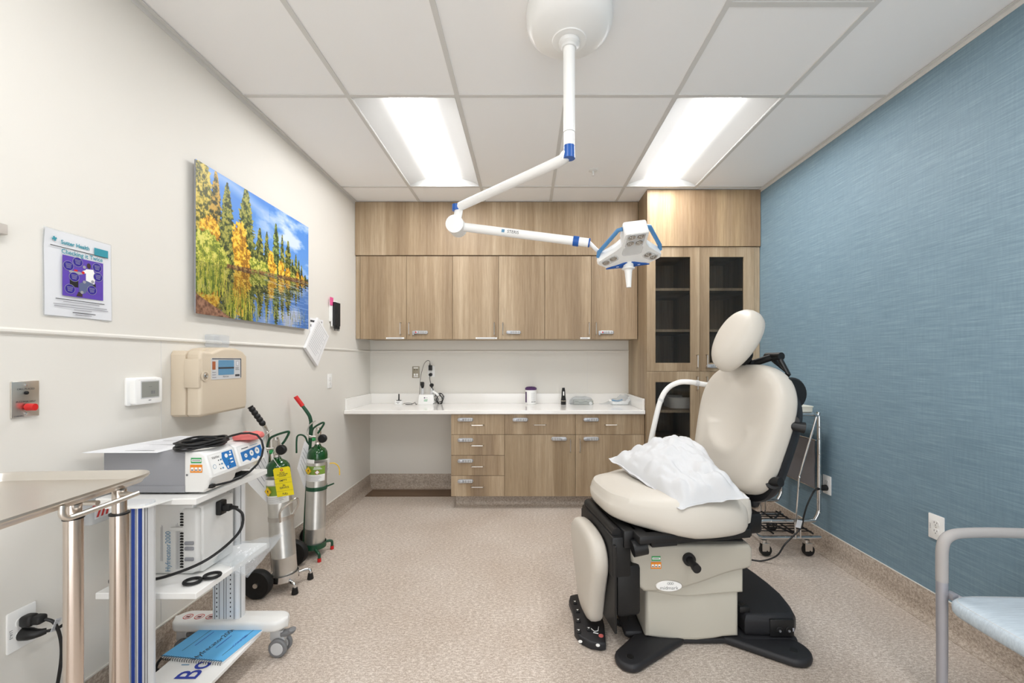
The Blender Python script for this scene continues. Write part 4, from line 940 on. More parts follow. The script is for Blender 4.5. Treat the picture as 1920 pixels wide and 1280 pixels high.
def service_stickers(T, parent, s=1.0):
    b = MB(); b.rect(T, -.020*s, .020*s, .008*s, .028*s, .0006, 0); b.rect(T, -.017*s, .019*s, .0135*s, .0225*s, .0009, 2); b.lines(T, -.015*s, .017*s, .015*s, .021*s, 1, 3, .4, .0012)
    build('green_sticker', b, [M['green_l'], M['orange'], M['white'], M['ink']], parent, flat=True)
    b = MB(); b.rect(T, -.023*s, .023*s, -.028*s, .002*s, .0006, 1); 
    for k in range(3): b.rect(T, (-.02+.0145*k)*s, (-.009+.0145*k)*s, -.022*s, -.008*s, .0009, 2); b.rect(T, (-.018+.0145*k)*s, (-.011+.0145*k)*s, -.02*s, -.016*s, .0012, 3)
    build('orange_sticker', b, [M['green_l'], M['orange'], M['white'], M['ink']], parent, flat=True)
ps = P(1230, 1054, 1.858); service_stickers(FB(ps.x, ps.z, 1.857), up)
kb = P(1291, 1047, 1.858)
b = MB().tube([Vector((kb.x, 1.862, kb.z)), Vector((kb.x, 1.845, kb.z))], .028, 24); b.tube(smooth([Vector((kb.x, 1.85, kb.z)), Vector((kb.x+.003, 1.825, kb.z-.004)), Vector((kb.x+.006, 1.79, kb.z-.008))], 4), .0165, 18); b.tube([Vector((kb.x+.006, 1.80, kb.z-.008)), Vector((kb.x+.007, 1.782, kb.z-.009))], .019, 18)
build('side_knob', b, M['black'], t)
# under-seat frame (turned with the top)
b = MB(); b.box(-.26, .26, -.27, .27, .505, .56, .01, 2, 0, TC); b.box(-.30, -.1, -.30, .30, .525, .56, .01, 2, 0, TC); b.box(-.24, .24, -.285, -.262, .51, .55, .004, 1, 0, TC); b.box(-.24, -.12, -.292, -.27, .505, .55, .004, 1, 0, TC)
b.box(-.2, .2, -.2, .2, .475, .51, 0, 1, 0, TC); b.box(.1, .34, -.24, .24, .50, .60, .02, 2, 0, TC)
build('seat_frame', b, M['black'], t)
# seat cushion
half = [(-.385, 0), (-.383, .07), (-.372, .13), (-.345, .18), (-.305, .22), (-.25, .258), (-.18, .30), (-.10, .33), (.0, .345), (.10, .342), (.18, .325), (.225, .285), (.245, .22), (.25, .12), (.25, 0)]
loop = [(x, -y) for x, y in half]+[(x, y) for x, y in half[-2:0:-1]]
sl = [(p.x, p.y) for p in smooth([(x, y, 0) for x, y in loop], 4, True)]
b = MB().pad(sl, [(.85, .538), (.93, .540), (.975, .552), (.995, .572), (1, .598), (.994, .628), (.976, .652), (.945, .672), (.895, .688), (.83, .698), (.6, .706), (.3, .706), (.01, .706)], TC,
             bulge=lambda x, y, z: (.05*max(0, min(1, (-x-.05)/.33)) if z < .6 else (.022*max(0, min(1, (-x-.1)/.28)) if z < .68 else 0)))
build('seat_cushion', b, M['vinyl'], t, angle=60)
b = MB().pad([(p[0]*.40+.175, p[1]*.86) for p in sl], [(.8, .56), (.98, .575), (1, .62), (.98, .67), (.9, .69), (.01, .70)], TC); build('rear_seat_flap', b, M['vinyl'], t, angle=60)
# back cushion
def bframe(u0, z0, du, dz, w=0):     # local x: lateral (towards the camera is -), y: up the cushion, z: out of the front face
    v = Vector((du, 0, dz)).normalized(); n = Vector((-v.z, 0, v.x)); lat = v.cross(n)
    return TC @ frame((u0, w, z0), lat, v, n)
TB = bframe(.312, .655, .15, .61)
hb_ = [(0, .0), (.12, .003), (.19, .018), (.24, .055), (.27, .12), (.288, .22), (.303, .33), (.308, .42), (.295, .50), (.258, .565), (.205, .608), (.135, .637), (.06, .647), (0, .648)]
loop = [(x, y) for x, y in hb_]+[(-x, y) for x, y in hb_[-2:0:-1]]
bl = [(p.x, p.y) for p in smooth([(x, y, 0) for x, y in loop], 4, True)]
def bb_(x, y, z):
    if z < .0: return 0
    d = -.036*math.exp(-((x/.17)**2+((y-.36)/.17)**2))+.010*math.exp(-((math.hypot(x/.15, (y-.30)/.12)-1)/.25)**2)*(y < .32)            # hollow for the back
    d += .014*math.exp(-((y-.20)/.06)**2-(x/.2)**2)*0
    d += -.026*math.exp(-((x/.09)**2+((y-.62)/.08)**2))          # neck notch
    return d
b = MB().pad(bl, [(.9, -.05), (.97, -.048), (.993, -.036), (1, -.015), (.998, .012), (.985, .033), (.96, .046), (.92, .055), (.86, .060)]+[(s/100, .062) for s in range(78, 0, -6)], TB, bulge=bb_)
build('back_cushion', b, M['vinyl'], t, angle=60)
b = MB()
sh_ = [(x*.955, y*.975-.03) for x, y in bl]
b.pad(sh_, [(.72, -.12), (.86, -.12), (.94, -.108), (1.0, -.07), (1.0, -.05), (.9, -.048)], TB)
b.box(-.10, .10, .30, .60, -.135, -.08, .03, 3, 0, TB); b.box(-.13, .13, -.06, .20, -.125, -.07, .03, 3, 0, TB)
b.prism([(x, y) for x, y in [(-.32, .34), (-.335, .44), (-.32, .54), (-.26, .60), (-.18, .62), (-.16, .3)]], -.12, -.052, TB, .02)
build('back_shell', b, M['black_tex'], t, angle=40)
b = MB().tube([P(1472, 793, 1.90), P(1486, 798, 1.885), P(1508, 802, 1.87)], [.016, .02, .026], 12); b.tube([P(1484, 790, 1.93), P(1486, 790, 1.885)], .028, 14)
build('release_lever', b, M['black'], t)
b = MB().lathe([(.0, -.02), (.07, -.02), (.078, -.01), (.078, .01), (.07, .02), (0, .02)], frame(P(1482, 738, 1.97), (TB.to_3x3() @ Vector((0, 1, 0))), (TB.to_3x3() @ Vector((0, 0, 1))), (TB.to_3x3() @ Vector((1, 0, 0)))), 28); build('shoulder_pivot', b, M['black'], t)
b = MB().tube([P(1436, 905, 2.0), P(1449, 902, 1.90)], .034, 16); b.tube([P(1446, 902, 1.91), P(1464, 904, 1.865)], .021, 16); build('hinge_knob', b, M['black'], t)
# headrest
TH = bframe(.318, 1.262, .15, .27, .02)
hl = []
for k in range(48):
    a = 2*math.pi*k/48; hl.append((.132*math.cos(a)*(1+.13*math.sin(a)), .165+.178*math.sin(a)))
b = MB().pad(hl, [(.6, -.045), (.85, -.042), (.95, -.032), (1, -.008), (.985, .02), (.93, .042), (.85, .056), (.7, .067), (.5, .073), (.25, .076), (.01, .077)], TH)
build('headrest', b, M['vinyl'], t, angle=60)
b = MB()
h0 = TH @ Vector((-.02, .12, -.055)); 
b.tube([h0, TH @ Vector((-.02, .12, -.105))], [.05, .045], 20); hq = TH @ Vector((-.02, .10, -.14)); b.tube([TH @ Vector((-.02, .12, -.085)), hq], [.03, .022], 14)
j = P(1451, 668, 2.13)
b.tube([hq-TC.to_3x3() @ Vector((0, .035, 0)), hq+TC.to_3x3() @ Vector((0, .035, 0))], .024, 16); b.tube([hq, j], .018, 12); b.tube([j-TC.to_3x3() @ Vector((0, .05, 0)), j+TC.to_3x3() @ Vector((0, .05, 0))], .02, 14)
for s in (-.03, .03): b.tube([j+TC.to_3x3() @ Vector((0, s, 0)), P(1478, 700, 2.08+s), TB @ Vector((-.10-s, .35, -.12))], .013, 10)
build('headrest_bracket', b, M['black'], t)
# leg pad hanging in front
TLg = TC @ frame((-.412, 0, .062), (0, -1, 0), (-.04, 0, 1), (-1, 0, 0))
hl = [(0, .0), (.05, .003), (.085, .025), (.105, .075), (.13, .16), (.165, .25), (.188, .32), (.185, .38), (.15, .425), (.08, .445), (0, .45)]
loop = hl+[(-x, y) for x, y in hl[-2:0:-1]]; ll = [(p.x, p.y) for p in smooth([(x, y, 0) for x, y in loop], 4, True)]
b = MB().pad(ll, [(.85, -.035), (.95, -.033), (.99, -.022), (1, 0), (.985, .02), (.93, .034), (.8, .042), (.5, .046), (.01, .048)], TLg); build('leg_cushion', b, M['vinyl'], t, angle=60)
b = MB(); b.box(-.13, .13, .05, .40, -.06, -.034, .01, 2, 0, TLg)
b.box(-.39, -.30, -.22, .22, .35, .53, .012, 2, 0, TC); b.box(-.365, -.25, -.215, .215, .17, .40, .02, 2, 0, TC); b.box(-.34, -.27, -.23, .23, .48, .56, .01, 2, 0, TC)
b.box(-.385, -.375, -.24, .24, .12, .50, .003, 1, 0, TC)
build('leg_mechanism', b, M['black'], t)
b = MB(); b.tube([TC @ Vector(p) for p in ((-.31, -.25, .49), (-.25, -.255, .50))], .035, 16); b.tube([TC @ Vector((-.36, s, .54)) for s in (-.2, .2)], .022, 12); build('pivot_barrel', b, M['black'], t)
# far side arm rail
pts = [P(1215, 850, 2.52), P(1226, 800, 2.52), P(1238, 752, 2.52), P(1252, 728, 2.52), P(1272, 717, 2.51), P(1292, 716, 2.5), P(1312, 719, 2.5), P(1345, 725, 2.46)]
lo = P(1205, 885, 2.50); pts = [Vector((lo.x+.06, lo.y-.05, .56)), lo]+pts
b = MB().tube(smooth(pts, 5), .0155, 14); build('arm_rail', b, M['white2'], t)
b = MB()
for a, c_ in ((P(1238, 752, 2.52), P(1240, 748, 2.52)), (P(1304, 717.5, 2.5), P(1310, 718.5, 2.5))): b.tube([a, c_], .0175, 14)
build('rail_joint', b, M['ltgrey'], t)
# foot pedal
pz = Matrix.Identity(4)
t = thing('foot_control', 'black foot control pad with small switches on the floor at the chair', 'foot control', (.29, 2.05, 0))
fo = [(.236, 2.245), (.30, 2.27), (.375, 2.26), (.375, 2.0), (.357, 1.868), (.335, 1.862), (.29, 1.872), (.245, 1.91), (.226, 1.96), (.234, 2.05), (.234, 2.13), (.225, 2.20)]
b = MB().prism(fo, .001, .038, None, .008, seg=3); q = build('pad_body', b, M['black_tex'], t)
b = MB()
for (px, py) in ((1078, 1130), (1083, 1146), (1084, 1164), (1085, 1184), (1104, 1180)):
    Y = F*(CH-.038)/(py-CY); X = px2x(px, Y); b.box(X-.010, X+.010, Y-.012, Y+.012, .036, .046, .003, 2); b.add([(X-.007, Y+.004, .0465), (X+.006, Y+.004, .0465), (X, Y-.006, .0465)], [[0, 1, 2]], 1)
for (px, py) in ((1088, 1202), (1121, 1209)): Y = F*(CH-.038)/(py-CY); X = px2x(px, Y); b.lathe([(.009, .036), (.009, .0385), (0, .0388)], Matrix.Translation((X, Y, 0)), 12, 1)
build('rocker_switch', b, [M['black'], M['white']], q)
Y = F*(CH-.038)/(1192-CY); X = px2x(1127, Y); b = MB().lathe([(.011, .037), (.011, .041), (0, .042)], Matrix.Translation((X, Y, 0)), 16); build('red_button', b, M['salmon'], q)
b = MB(); X -= .02; Y += .035
b.tube([(X-.02, Y+.02, .039), (X-.005, Y-.004, .039), (X+.012, Y-.0, .039), (X+.02, Y+.03, .039)], .0022, 5); b.tube([(X-.012, Y-.012, .039), (X+.01, Y-.02, .039)], .0022, 5); build('symbol_print', b, M['white'], q)
b = MB(); pts = []
for k in range(120):
    s = k/119; a = s*2*math.pi*14; c_ = Vector((.40, 2.06, .05)).lerp(Vector((.475, 2.02, .03)), s); c_.z -= .03*math.sin(math.pi*s)*.5; pts.append(c_+Vector((.0, .014*math.cos(a), .014*math.sin(a))))
b.tube([(.365, 2.10, .03), (.385, 2.08, .035)]+pts+[(.49, 2.0, .04), (.51, 2.05, .12)], .0035, 6)
build('coiled_cord', b, M['black'], t)

# paper-covered pillow lying on the seat and leaning on the back
A, B_, C_, D_ = Vector((.462, 2.27, .765)), Vector((.655, 1.775, .675)), Vector((.935, 1.775, .72)), Vector((.905, 2.36, .865))
N = 56; vs = []; fs = []
def pil(u, v, side):
    p = (A*(1-u)+D_*u)*(1-v)+(B_*(1-u)+C_*u)*v       # u: left to back, v: far to near
    e = min(u, 1-u)*2; f_ = min(v, 1-v)*2
    k = (1-(1-e)**2.6)**.62*(1-(1-f_)**2.6)**.62
    pinch = .028*math.sin(math.pi*u)*(1-min(1, f_*4))+0
    n_ = noise.noise(Vector((u*3.5, v*3.5, side)))*.022+abs(noise.noise(Vector((u*5+3+v*2, v*6-u*3, 5+side))))*.038+abs(noise.noise(Vector((u*12, v*12, 8+side))))*.010+noise.noise(Vector((u*20, v*20, 7)))*.0025
    c = (A+B_+C_+D_)/4
    if side > 0: z = p.z+.095*k+n_*min(1, k*3)*1.0
    else: z = min(p.z-.004, max(.711 if p.x < .86 else .711+(p.x-.86)*0, p.z-.10*k)) if p.z > .72 else p.z-.012*k
    q = p.copy(); q.z = z
    q += (c-p)*(.07*(1-min(1, min(e, 1)*3))*math.sin(math.pi*v)+.06*(1-min(1, f_*3))*math.sin(math.pi*u))*Vector((1, 1, .4)).length*.6
    q.z += noise.noise(Vector((u*9, v*9, 2)))*.006
    return q
g1 = [[pil(i/N, j/N, 1) for j in range(N+1)] for i in range(N+1)]; g0 = [[pil(i/N, j/N, -1) for j in range(N+1)] for i in range(N+1)]
for i in range(N+1):
    for j in range(N+1):
        if i in (0, N) or j in (0, N): g0[i][j] = g1[i][j]-Vector((0, 0, .004))
b = MB(); fl = [p for r_ in g1 for p in r_]; 
def gf(flip=False):
    o_ = []
    for i in range(N):
        for j in range(N): a = i*(N+1)+j; f = [a, a+N+1, a+N+2, a+1]; o_.append(f if flip else f[::-1])
    return o_
b.add(fl, gf()); b.add([p for r_ in g0 for p in r_], gf(True))
ed = [(i, 0) for i in range(N)]+[(N, j) for j in range(N)]+[(i, N) for i in range(N, 0, -1)]+[(0, j) for j in range(N, 0, -1)]
k = len(ed); cc_ = (A+B_+C_+D_)/4
o1 = [g1[i][j] for i, j in ed]; lip = []
for p in o1:
    dd = (p-cc_); dd.z *= .3; dd.normalize(); lip.append(p+dd*(.016+.008*noise.noise(p*14))+Vector((0, 0, .006*noise.noise(p*20+Vector((3, 3, 3))))))
b.add(o1+lip, [[i, (i+1) % k, k+(i+1) % k, k+i] for i in range(k)])
tag(build('pillow', b, mat('pillow_paper', 'c9cacc', .8), angle=50), 'white disposable paper pillow lying on the exam chair seat', 'pillow')

# ================================================================== CHROME CART (folding) by the blue wall
cY0, cY1, cX0, cX1 = 2.78, 3.19, 1.53, 1.955
t = thing('chrome_cart', 'folding chrome tube cart on black casters against the blue wall', 'cart', ((cX0+cX1)/2, (cY0+cY1)/2, 0))
for Y in (cY0, cY1):
    zt_, zb, zl = .945, .232, .12
    s_ = .04
    pts = [(cX0-.005, Y, zt_), (cX1-s_, Y, zt_), (cX1-.012, Y, zt_-.012), (cX1, Y, zt_-s_), (cX1, Y, zb+.07), (cX1-.02, Y, zb+.02), (cX1-.07, Y, zb), (cX0+.05, Y, zb), (cX0+.012, Y, zb-.014), (cX0-.015, Y, (zb+zl)/2), (cX0+.012, Y, zl+.014), (cX0+.05, Y, zl), (cX1+.01, Y, zl)]
    sm = []
    for i, p in enumerate(pts): sm.append(p)
    b = MB().tube(smooth(pts[1:5], 4)+smooth(pts[4:8], 5)+smooth(pts[7:12], 5)+[pts[12]], .0125, 14); b.tube([pts[0], pts[1]], .0125, 14)
    fr_ = build('side_frame', b, M['chrome'], t)
    b = MB()
    for z in (.29, .42, .60, .68, .78, .86): b.ball((cX1-.004, Y-.0125, z), .004, seg=8, rings=6)
    for x in (cX0+.1, cX1-.12): b.ball((x, Y-.0125, zb), .006, seg=8, rings=6)
    build('rivet', b, M['nickel'], fr_)
    b = MB().tube([(cX1-.03, Y-.02, zt_-.015), (cX1-.145, Y-.02, .53), (cX1-.165, Y-.02, zb)], .0065, 10); b.ball((cX1-.145, Y-.022, .53), .009, seg=10, rings=8); build('folding_rod', b, M['chrome'], t)
    b = MB().cyl((cX1-.17, Y-.015, zb), (cX1-.165, Y-.015, zl), .006); b.cyl((cX1-.13, Y-.01, zb), (cX1-.13, Y-.01, zl), .005); build('strut', b, M['chrome'], t)
    for x in (cX0+.055, cX1-.085):
        c = thing  # (caster parts)
        b = MB().cyl((x, Y, zl-.012), (x, Y, zl-.03), .018); b.box(x-.018, x+.03, Y-.022, Y-.016, .035, zl-.03, .002, 1); b.box(x-.018, x+.03, Y+.016, Y+.022, .035, zl-.03, .002, 1); b.box(x-.018, x+.02, Y-.02, Y+.02, zl-.036, zl-.03)
        fk = build('caster', b, M['nickel'], t)
        b = MB().lathe([(.0, -.014), (.036, -.014), (.0385, -.008), (.0385, .008), (.036, .014), (0, .014)], frame((x+.012, Y, .0385), (1, 0, 0), (0, 0, 1), (0, -1, 0)), 24); b.cyl((x+.012, Y-.025, .0385), (x+.012, Y+.025, .0385), .004); build('wheel', b, M['rubber'], fk)
b = MB()
for k in range(9): y = cY0+.03+(cY1-cY0-.06)*k/8; b.cyl((cX0-.06, y, .155), (cX1-.03, y, .15), .0035, n=6)
for x in (cX0-.05, cX0+.12, cX0+.27, cX1-.04): b.cyl((x, cY0, .147), (x, cY1, .147), .006, n=8)
b.cyl((cX0+.1, cY0+.01, .2), (cX1-.02, cY1-.02, .15), .007, n=8); b.cyl((cX0-.06, cY1-.02, .24), (cX1-.16, cY0+.02, .14), .007, n=8)
build('wire_shelf', b, M['black'], t)
vs = []; fs = []; n = 20
for i in range(n+1):
    for j in range(n+1):
        v = i/n; h = j/n; vs.append((cX1-.022+.006*noise.noise(Vector((v*3, h*4, 1))), cY0+.01+(cY1-cY0-.02)*v, .445+h*.32-.0*v))
for i in range(n):
    for j in range(n): a = i*(n+1)+j; fs.append([a, a+1, a+n+2, a+n+1])
b = MB().add(vs, fs); b.add([v+Vector((.004, 0, 0)) for v in b.v], [f[::-1] for f in fs]); build('bag_panel', b, M['bag'], t)
b = MB().cyl((cX1-.02, cY0, .77), (cX1-.02, cY1, .77), .005); b.cyl((cX1-.02, cY0, .447), (cX1-.02, cY1, .447), .004); b.cyl((cX1, cY0, .93), (cX1, cY1, .93), .009); b.cyl((cX0+.01, cY0, .945), (cX0+.01, cY1, .945), .009); build('cross_bar', b, M['chrome'], t)
b = MB().pad(rrect(cX1-cX0-.04, cY1-cY0+.02, .02), [(.95, .959), (1, .961), (1.0, .985), (1.02, .992), (1.02, .998), (.97, 1.0), (.2, 1.0), (.01, 1.0)], Matrix.Translation(((cX0+cX1)/2-.02, (cY0+cY1)/2, 0)))
tag(build('tray_box', b, M['ivory']), 'ivory lidded plastic tray lying on top of the chrome cart', 'tray')
b = MB().box(1.62, 1.84, 2.90, 3.08, 1.001, 1.010, .003); tag(build('paper_stack', b, M['paper2']), 'thin stack of white paper on the ivory tray', 'paper')
# power cord of the chair to the wall outlet
PO = T1 @ Vector((0, -.02, .01))
t = thing('chair_power_cord', 'black power cord running from the floor to the outlet behind the chrome cart', 'cord', (1.7, 2.6, 0))
b = MB().tube([PO, PO+Vector((-.03, -.005, 0)), PO+Vector((-.055, -.01, 0))], [.02, .018, .010], 14); b.tube([PO+Vector((-.05, -.01, 0)), PO+Vector((-.075, -.02, -.004))], [.013, .008], 12); build('plug', b, M['black'], t)
pts = [PO+Vector((-.07, -.018, -.004)), P(1526, 921, 2.70), P(1514, 945, 2.68), P(1507, 968, 2.68), P(1501, 990, 2.68), Vector((1.655, 2.66, .13)), Vector((1.60, 2.66, .055)), Vector((1.52, 2.69, .008)), Vector((1.42, 2.72, .0055)), Vector((1.30, 2.68, .0055)), Vector((1.2, 2.50, .0055)), Vector((1.15, 2.42, .02))]
b = MB().tube(smooth(pts, 8), .0052, 8); build('cable', b, M['black'], t)
pt = P(1498, 982, 2.66); b = MB().box(-.016, .016, -.002, .002, -.024, .024, 0, 1, 0, Matrix.Translation(pt) @ Matrix.Rotation(.25, 4, 'Y')); build('cord_tag', b, M['paper'], t, flat=True)

# ================================================================== GUEST CHAIR
t = thing('guest_chair', 'grey metal guest armchair with pale blue seat at the right edge', 'armchair', (1.80, 1.25, 0))
Ya, Yb = 1.545, .965; Xf = px2x(1766, 1.545); arm_z = .66
for Y, s in ((Ya, 1), (Yb, -1)):
    pts = [(Xf, Y, .485), (Xf, Y, .56), (Xf+.001, Y, .60), (Xf+.01, Y, .635), (Xf+.035, Y, .655), (Xf+.08, Y, .663), (Xf+.2, Y, .665), (Xf+.36, Y, .66), (Xf+.43, Y, .655)]
    b = MB().tube(smooth(pts, 5), .018, 16, flat=1.0); build('armrest', b, M['chairarm'], t)
    b = MB().tube([(Xf, Y, .487), (Xf+.001, Y, .2), (Xf, Y, .0)], [.0172, .0165, .015], 16); lg = build('leg', b, M['chairgrey'], t)
    b = MB().tube(smooth([(Xf+.36, Y, .645), (Xf+.40, Y, .5), (Xf+.42, Y, .3), (Xf+.455, Y, 0)], 5), .015, 14); build('leg', b, M['chairgrey'], t)
    b = MB().box(Xf+.010, Xf+.034, min(Y, Y-s*.03), max(Y, Y-s*.03), .425, .452, .005); build('seat_bracket', b, M['chairgrey'], t)
so = [(p.x, p.y) for p in smooth([(-.015, 0, 0), (-.013, .19, 0), (.002, .245, 0), (.05, .266, 0), (.16, .268, 0), (.36, .255, 0), (.43, .22, 0), (.44, 0, 0), (.43, -.22, 0), (.36, -.255, 0), (.16, -.268, 0), (.05, -.266, 0), (.002, -.245, 0), (-.013, -.19, 0)], 5, True)]
Ts = Matrix.Translation((Xf-.016, (Ya+Yb)/2-.005, -.028))
b = MB().pad(so, [(.9, .425), (.97, .427), (1, .437), (1.003, .452), (.995, .464), (.975, .472), (.93, .478), (.8, .482), (.01, .484)], Ts); se = build('seat', b, M['seatblue'], t, angle=60)
b = MB().tube([Ts @ Vector((.235+(x-.235)*.962, y*.962, .4755)) for x, y in so], .0012, 5, closed=True); build('seam', b, M['ltgrey'], se)
Tb = Matrix.Translation((Xf+.43, (Ya+Yb)/2, .52)) @ Matrix.Rotation(math.radians(8), 4, 'Y')
b = MB().box(-.03, .012, -.24, .24, .06, .42, .02, 4, 0, Tb); build('backrest', b, M['seatblue'], t)
for dx, z in ((.05, .428), (.40, .428), (.42, .56)): build('cross_rail', MB().cyl((Xf+dx, Yb, z), (Xf+dx, Ya, z), .011), M['chairgrey'], t)

# ================================================================== OXYGEN CYLINDERS AND THEIR CARTS
def oxygen(kind):
    g2 = kind == 'green'
    if not g2:
        foot_, top = Vector((-1.382, 2.385, .07)), Vector((-1.428, 2.385, .735))
        fm, grip, tip = M['chrome'], M['black'], M['rubber']
        ft = [(-1.293, 2.324), (-1.289, 2.483)]; ax = (-1.475, 2.285, 2.655)
        pole = [P(514, 1092, 2.42), P(508, 1000, 2.42), P(505, 880, 2.42), P(503, 838, 2.41)]; bend = [P(502, 820, 2.41), P(499, 806, 2.40), P(494, 796, 2.38)]; gp = [P(494, 796, 2.38), P(469, 762, 2.345)]
        t = thing('cylinder_cart', 'chrome two-wheeled cylinder cart with a black grip by the left wall', 'cylinder cart', (-1.42, 2.4, 0))
    else:
        foot_, top = Vector((-1.425, 2.80, .065)), Vector((-1.404, 2.80, .725))
        fm, grip, tip = M['green'], M['red'], M['red']
        ft = [(-1.341, 2.693), (-1.343, 2.875)]; ax = (-1.53, 2.70, 2.93)
        pole = [P(570, 1036, 2.82), P(574, 950, 2.82), P(580, 850, 2.82), P(583, 805, 2.82)]; bend = [P(583, 790, 2.82), P(580, 779, 2.81), P(572, 767, 2.80)]; gp = [P(572, 767, 2.80), P(554, 743, 2.78)]
        t = thing('cylinder_cart', 'dark green cylinder cart with a red grip near the countertop', 'cylinder cart', (-1.44, 2.8, 0))
    axis = (top-foot_).normalized(); L = (top-foot_).length
    xx = Vector((1, 0, 0)); xx = (xx-axis*xx.dot(axis)).normalized(); yy = axis.cross(xx); TT = frame(foot_, xx, yy, axis)
    Rr = .0625
    b = MB().tube(smooth(pole, 4)+smooth(bend, 4), .0115, 14); build('pole', b, fm, t)
    d = gp[1]-gp[0]
    if not g2:
        ps = [gp[0].lerp(gp[1], k/16) for k in range(17)]; b = MB().tube(ps, [.014+(.0022 if k % 3 else -.001) for k in range(17)], 12)
    else: b = MB().tube([gp[0]+d*.25, gp[1]], .014, 14)
    build('grip', b, grip, t)
    if g2: build('pole_end', MB().tube([gp[0], gp[0]+d*.3], .011, 12), fm, t)
    b = MB().lathe([(Rr+.006, -.012), (Rr+.009, -.012), (Rr+.009, .022), (Rr+.006, .022), (Rr+.006, -.008), (0, -.008), (0, -.012), (Rr+.006, -.012)], TT, 36); build('base_ring', b, fm, t)
    b = MB().lathe([(Rr+.001, .33 if not g2 else .375), (Rr+.004, .33 if not g2 else .375), (Rr+.004, .352 if not g2 else .40), (Rr+.001, .352 if not g2 else .40)], TT, 36)
    if g2: b.tube([TT @ Vector((.04, -.05, .39)), P(606, 914, 2.74), P(626, 906, 2.74)], .005, 8)
    else: b.tube(smooth([TT @ Vector((.03, -.062, .33)), TT @ Vector((.05, -.085, .40)), TT @ Vector((.10, -.06, .44)), TT @ Vector((.115, -.03, .445)), TT @ Vector((.10, -.0, .40)), TT @ Vector((.066, .0, .35))], 4), .0065, 8)
    build('strap_ring', b, M['nickel'] if not g2 else fm, t)
    for (x, y) in ft:
        a = TT @ Vector(((x-foot_.x)*.35, (y-foot_.y)*.35, -.01)); hgt = .062
        b = MB().tube(smooth([a, Vector((x-.035, y-(y-foot_.y)*.25, hgt)), Vector((x-.008, y, hgt-.004)), Vector((x, y, .045)), Vector((x, y, .02))], 4), .009, 12); lg = build('leg', b, fm, t)
        b = MB().lathe([(.017, 0), (.018, .004), (.013, .035), (.009, .037)], Matrix.Translation((x, y, .0005)), 16) if not g2 else MB().tube([(x, y, 0.001), (x, y, .024)], .0115, 14)
        build('foot_tip', b, tip, lg)
    for y in ax[1:]:
        r_ = .077 if not g2 else .07
        b = MB().lathe([(.0, -.022), (r_*.55, -.022), (r_*.6, -.016), (r_*.72, -.018), (r_*.93, -.023), (r_, -.014), (r_, .014), (r_*.93, .023), (r_*.7, .016), (0, .018)], frame((ax[0]+(0 if not g2 else .012), y, r_), (1, 0, 0), (0, 0, 1), (0, -1, 0)), 36); wh = build('wheel', b, M['rubber'], t)
        b = MB().lathe([(.013, -.026), (.013, .026)], frame((ax[0]+(0 if not g2 else .012), y, r_), (1, 0, 0), (0, 0, 1), (0, -1, 0)), 16); build('hub', b, M['nickel'] if not g2 else M['green'], wh)
    axx = ax[0]+(0 if not g2 else .012)
    b = MB().cyl((axx, ax[1], r_), (axx, ax[2], r_), .007); b.tube([pole[0]+Vector((0, 0, .02)), Vector((axx, (ax[1]+ax[2])/2, r_))], .008, 8); b.tube([pole[0]+Vector((0, 0, .01)), TT @ Vector((-Rr, 0, 0))], .009, 8); build('axle', b, fm, t)
    # hooks
    if not g2:
        hk = smooth([P(501, 862, 2.41), P(500, 845, 2.40), P(505, 824, 2.39), P(516, 816, 2.38), P(539, 809, 2.37), P(541, 813, 2.37), P(534, 826, 2.37), P(529, 832, 2.37)], 5)
    else:
        hk = smooth([P(584, 822, 2.81), P(586, 806, 2.8), P(592, 799, 2.79), P(605, 792, 2.78), P(607, 795, 2.78), P(600, 806, 2.78), P(596, 812, 2.78)], 5)
        b = MB().tube(smooth([P(577, 832, 2.80), P(573, 820, 2.78), P(566, 815, 2.77), P(558, 817, 2.76), P(556, 828, 2.75), P(556, 849, 2.75)], 5), .0055, 8); build('side_hook', b, fm, t)
    build('green_hook', MB().tube(hk, .0065, 10), M['green'], t)
    # the cylinder
    c = thing('oxygen_cylinder', 'aluminium oxygen cylinder with green shoulder and a yellow tag, in the chrome cart' if not g2 else 'aluminium oxygen cylinder with green shoulder standing in the dark green cart', 'oxygen cylinder', foot_, 'oxygen cylinders on their carts')
    b = MB().lathe([(0, -.005), (Rr-.012, -.005), (Rr-.002, .001), (Rr, .008), (Rr, .12), (Rr+.0004, .121), (Rr+.0004, .123), (Rr, .124), (Rr, L-.10)], TT, 48); body = build('cylinder_body', b, M['alum'], c)
    b = MB().lathe([(Rr+.0003, L-.08), (Rr+.0003, L-.055), (Rr-.004, L-.033), (Rr-.015, L-.014), (.03, L-.002), (.022, L+.004), (.018, L+.016), (0, L+.016)], TT, 48); build('green_shoulder', b, M['green_g'], c)
    b = MB(); b.lathe([(.017, L+.01), (.017, L+.03)], TT, 8); b.box(-.017, .017, -.013, .013, L+.03, L+.115, .004, 2, 0, TT); b.tube([TT @ Vector(p) for p in ((0, 0, L+.11), (0, 0, L+.128))], .014, 12)
    b.tube([TT @ Vector(p) for p in ((-.06, 0, L+.06), (.03, 0, L+.06))], .005, 8); 
    rg = build('regulator', b, M['steel'], c)
    b = MB().tube([TT @ Vector(p) for p in ((.02, -.01, L+.06), (.045, -.018, L+.055))], [.02, .017], 16); b.lathe([(.0, -.012), (.026, -.012), (.028, -.006), (.028, .008), (.022, .014), (0, .014)], frame(TT @ Vector((.045, -.03, L+.06)), (1, 0, 0), (0, 0, 1), (0, -1, 0)), 22); build('gauge', b, M['black'], rg)
    b = MB().tube([TT @ Vector(p) for p in ((-.03, -.01, L+.048), (-.012, -.01, L+.05))], [.013, .011], 14); build('green_knob', b, M['green_l'], rg)
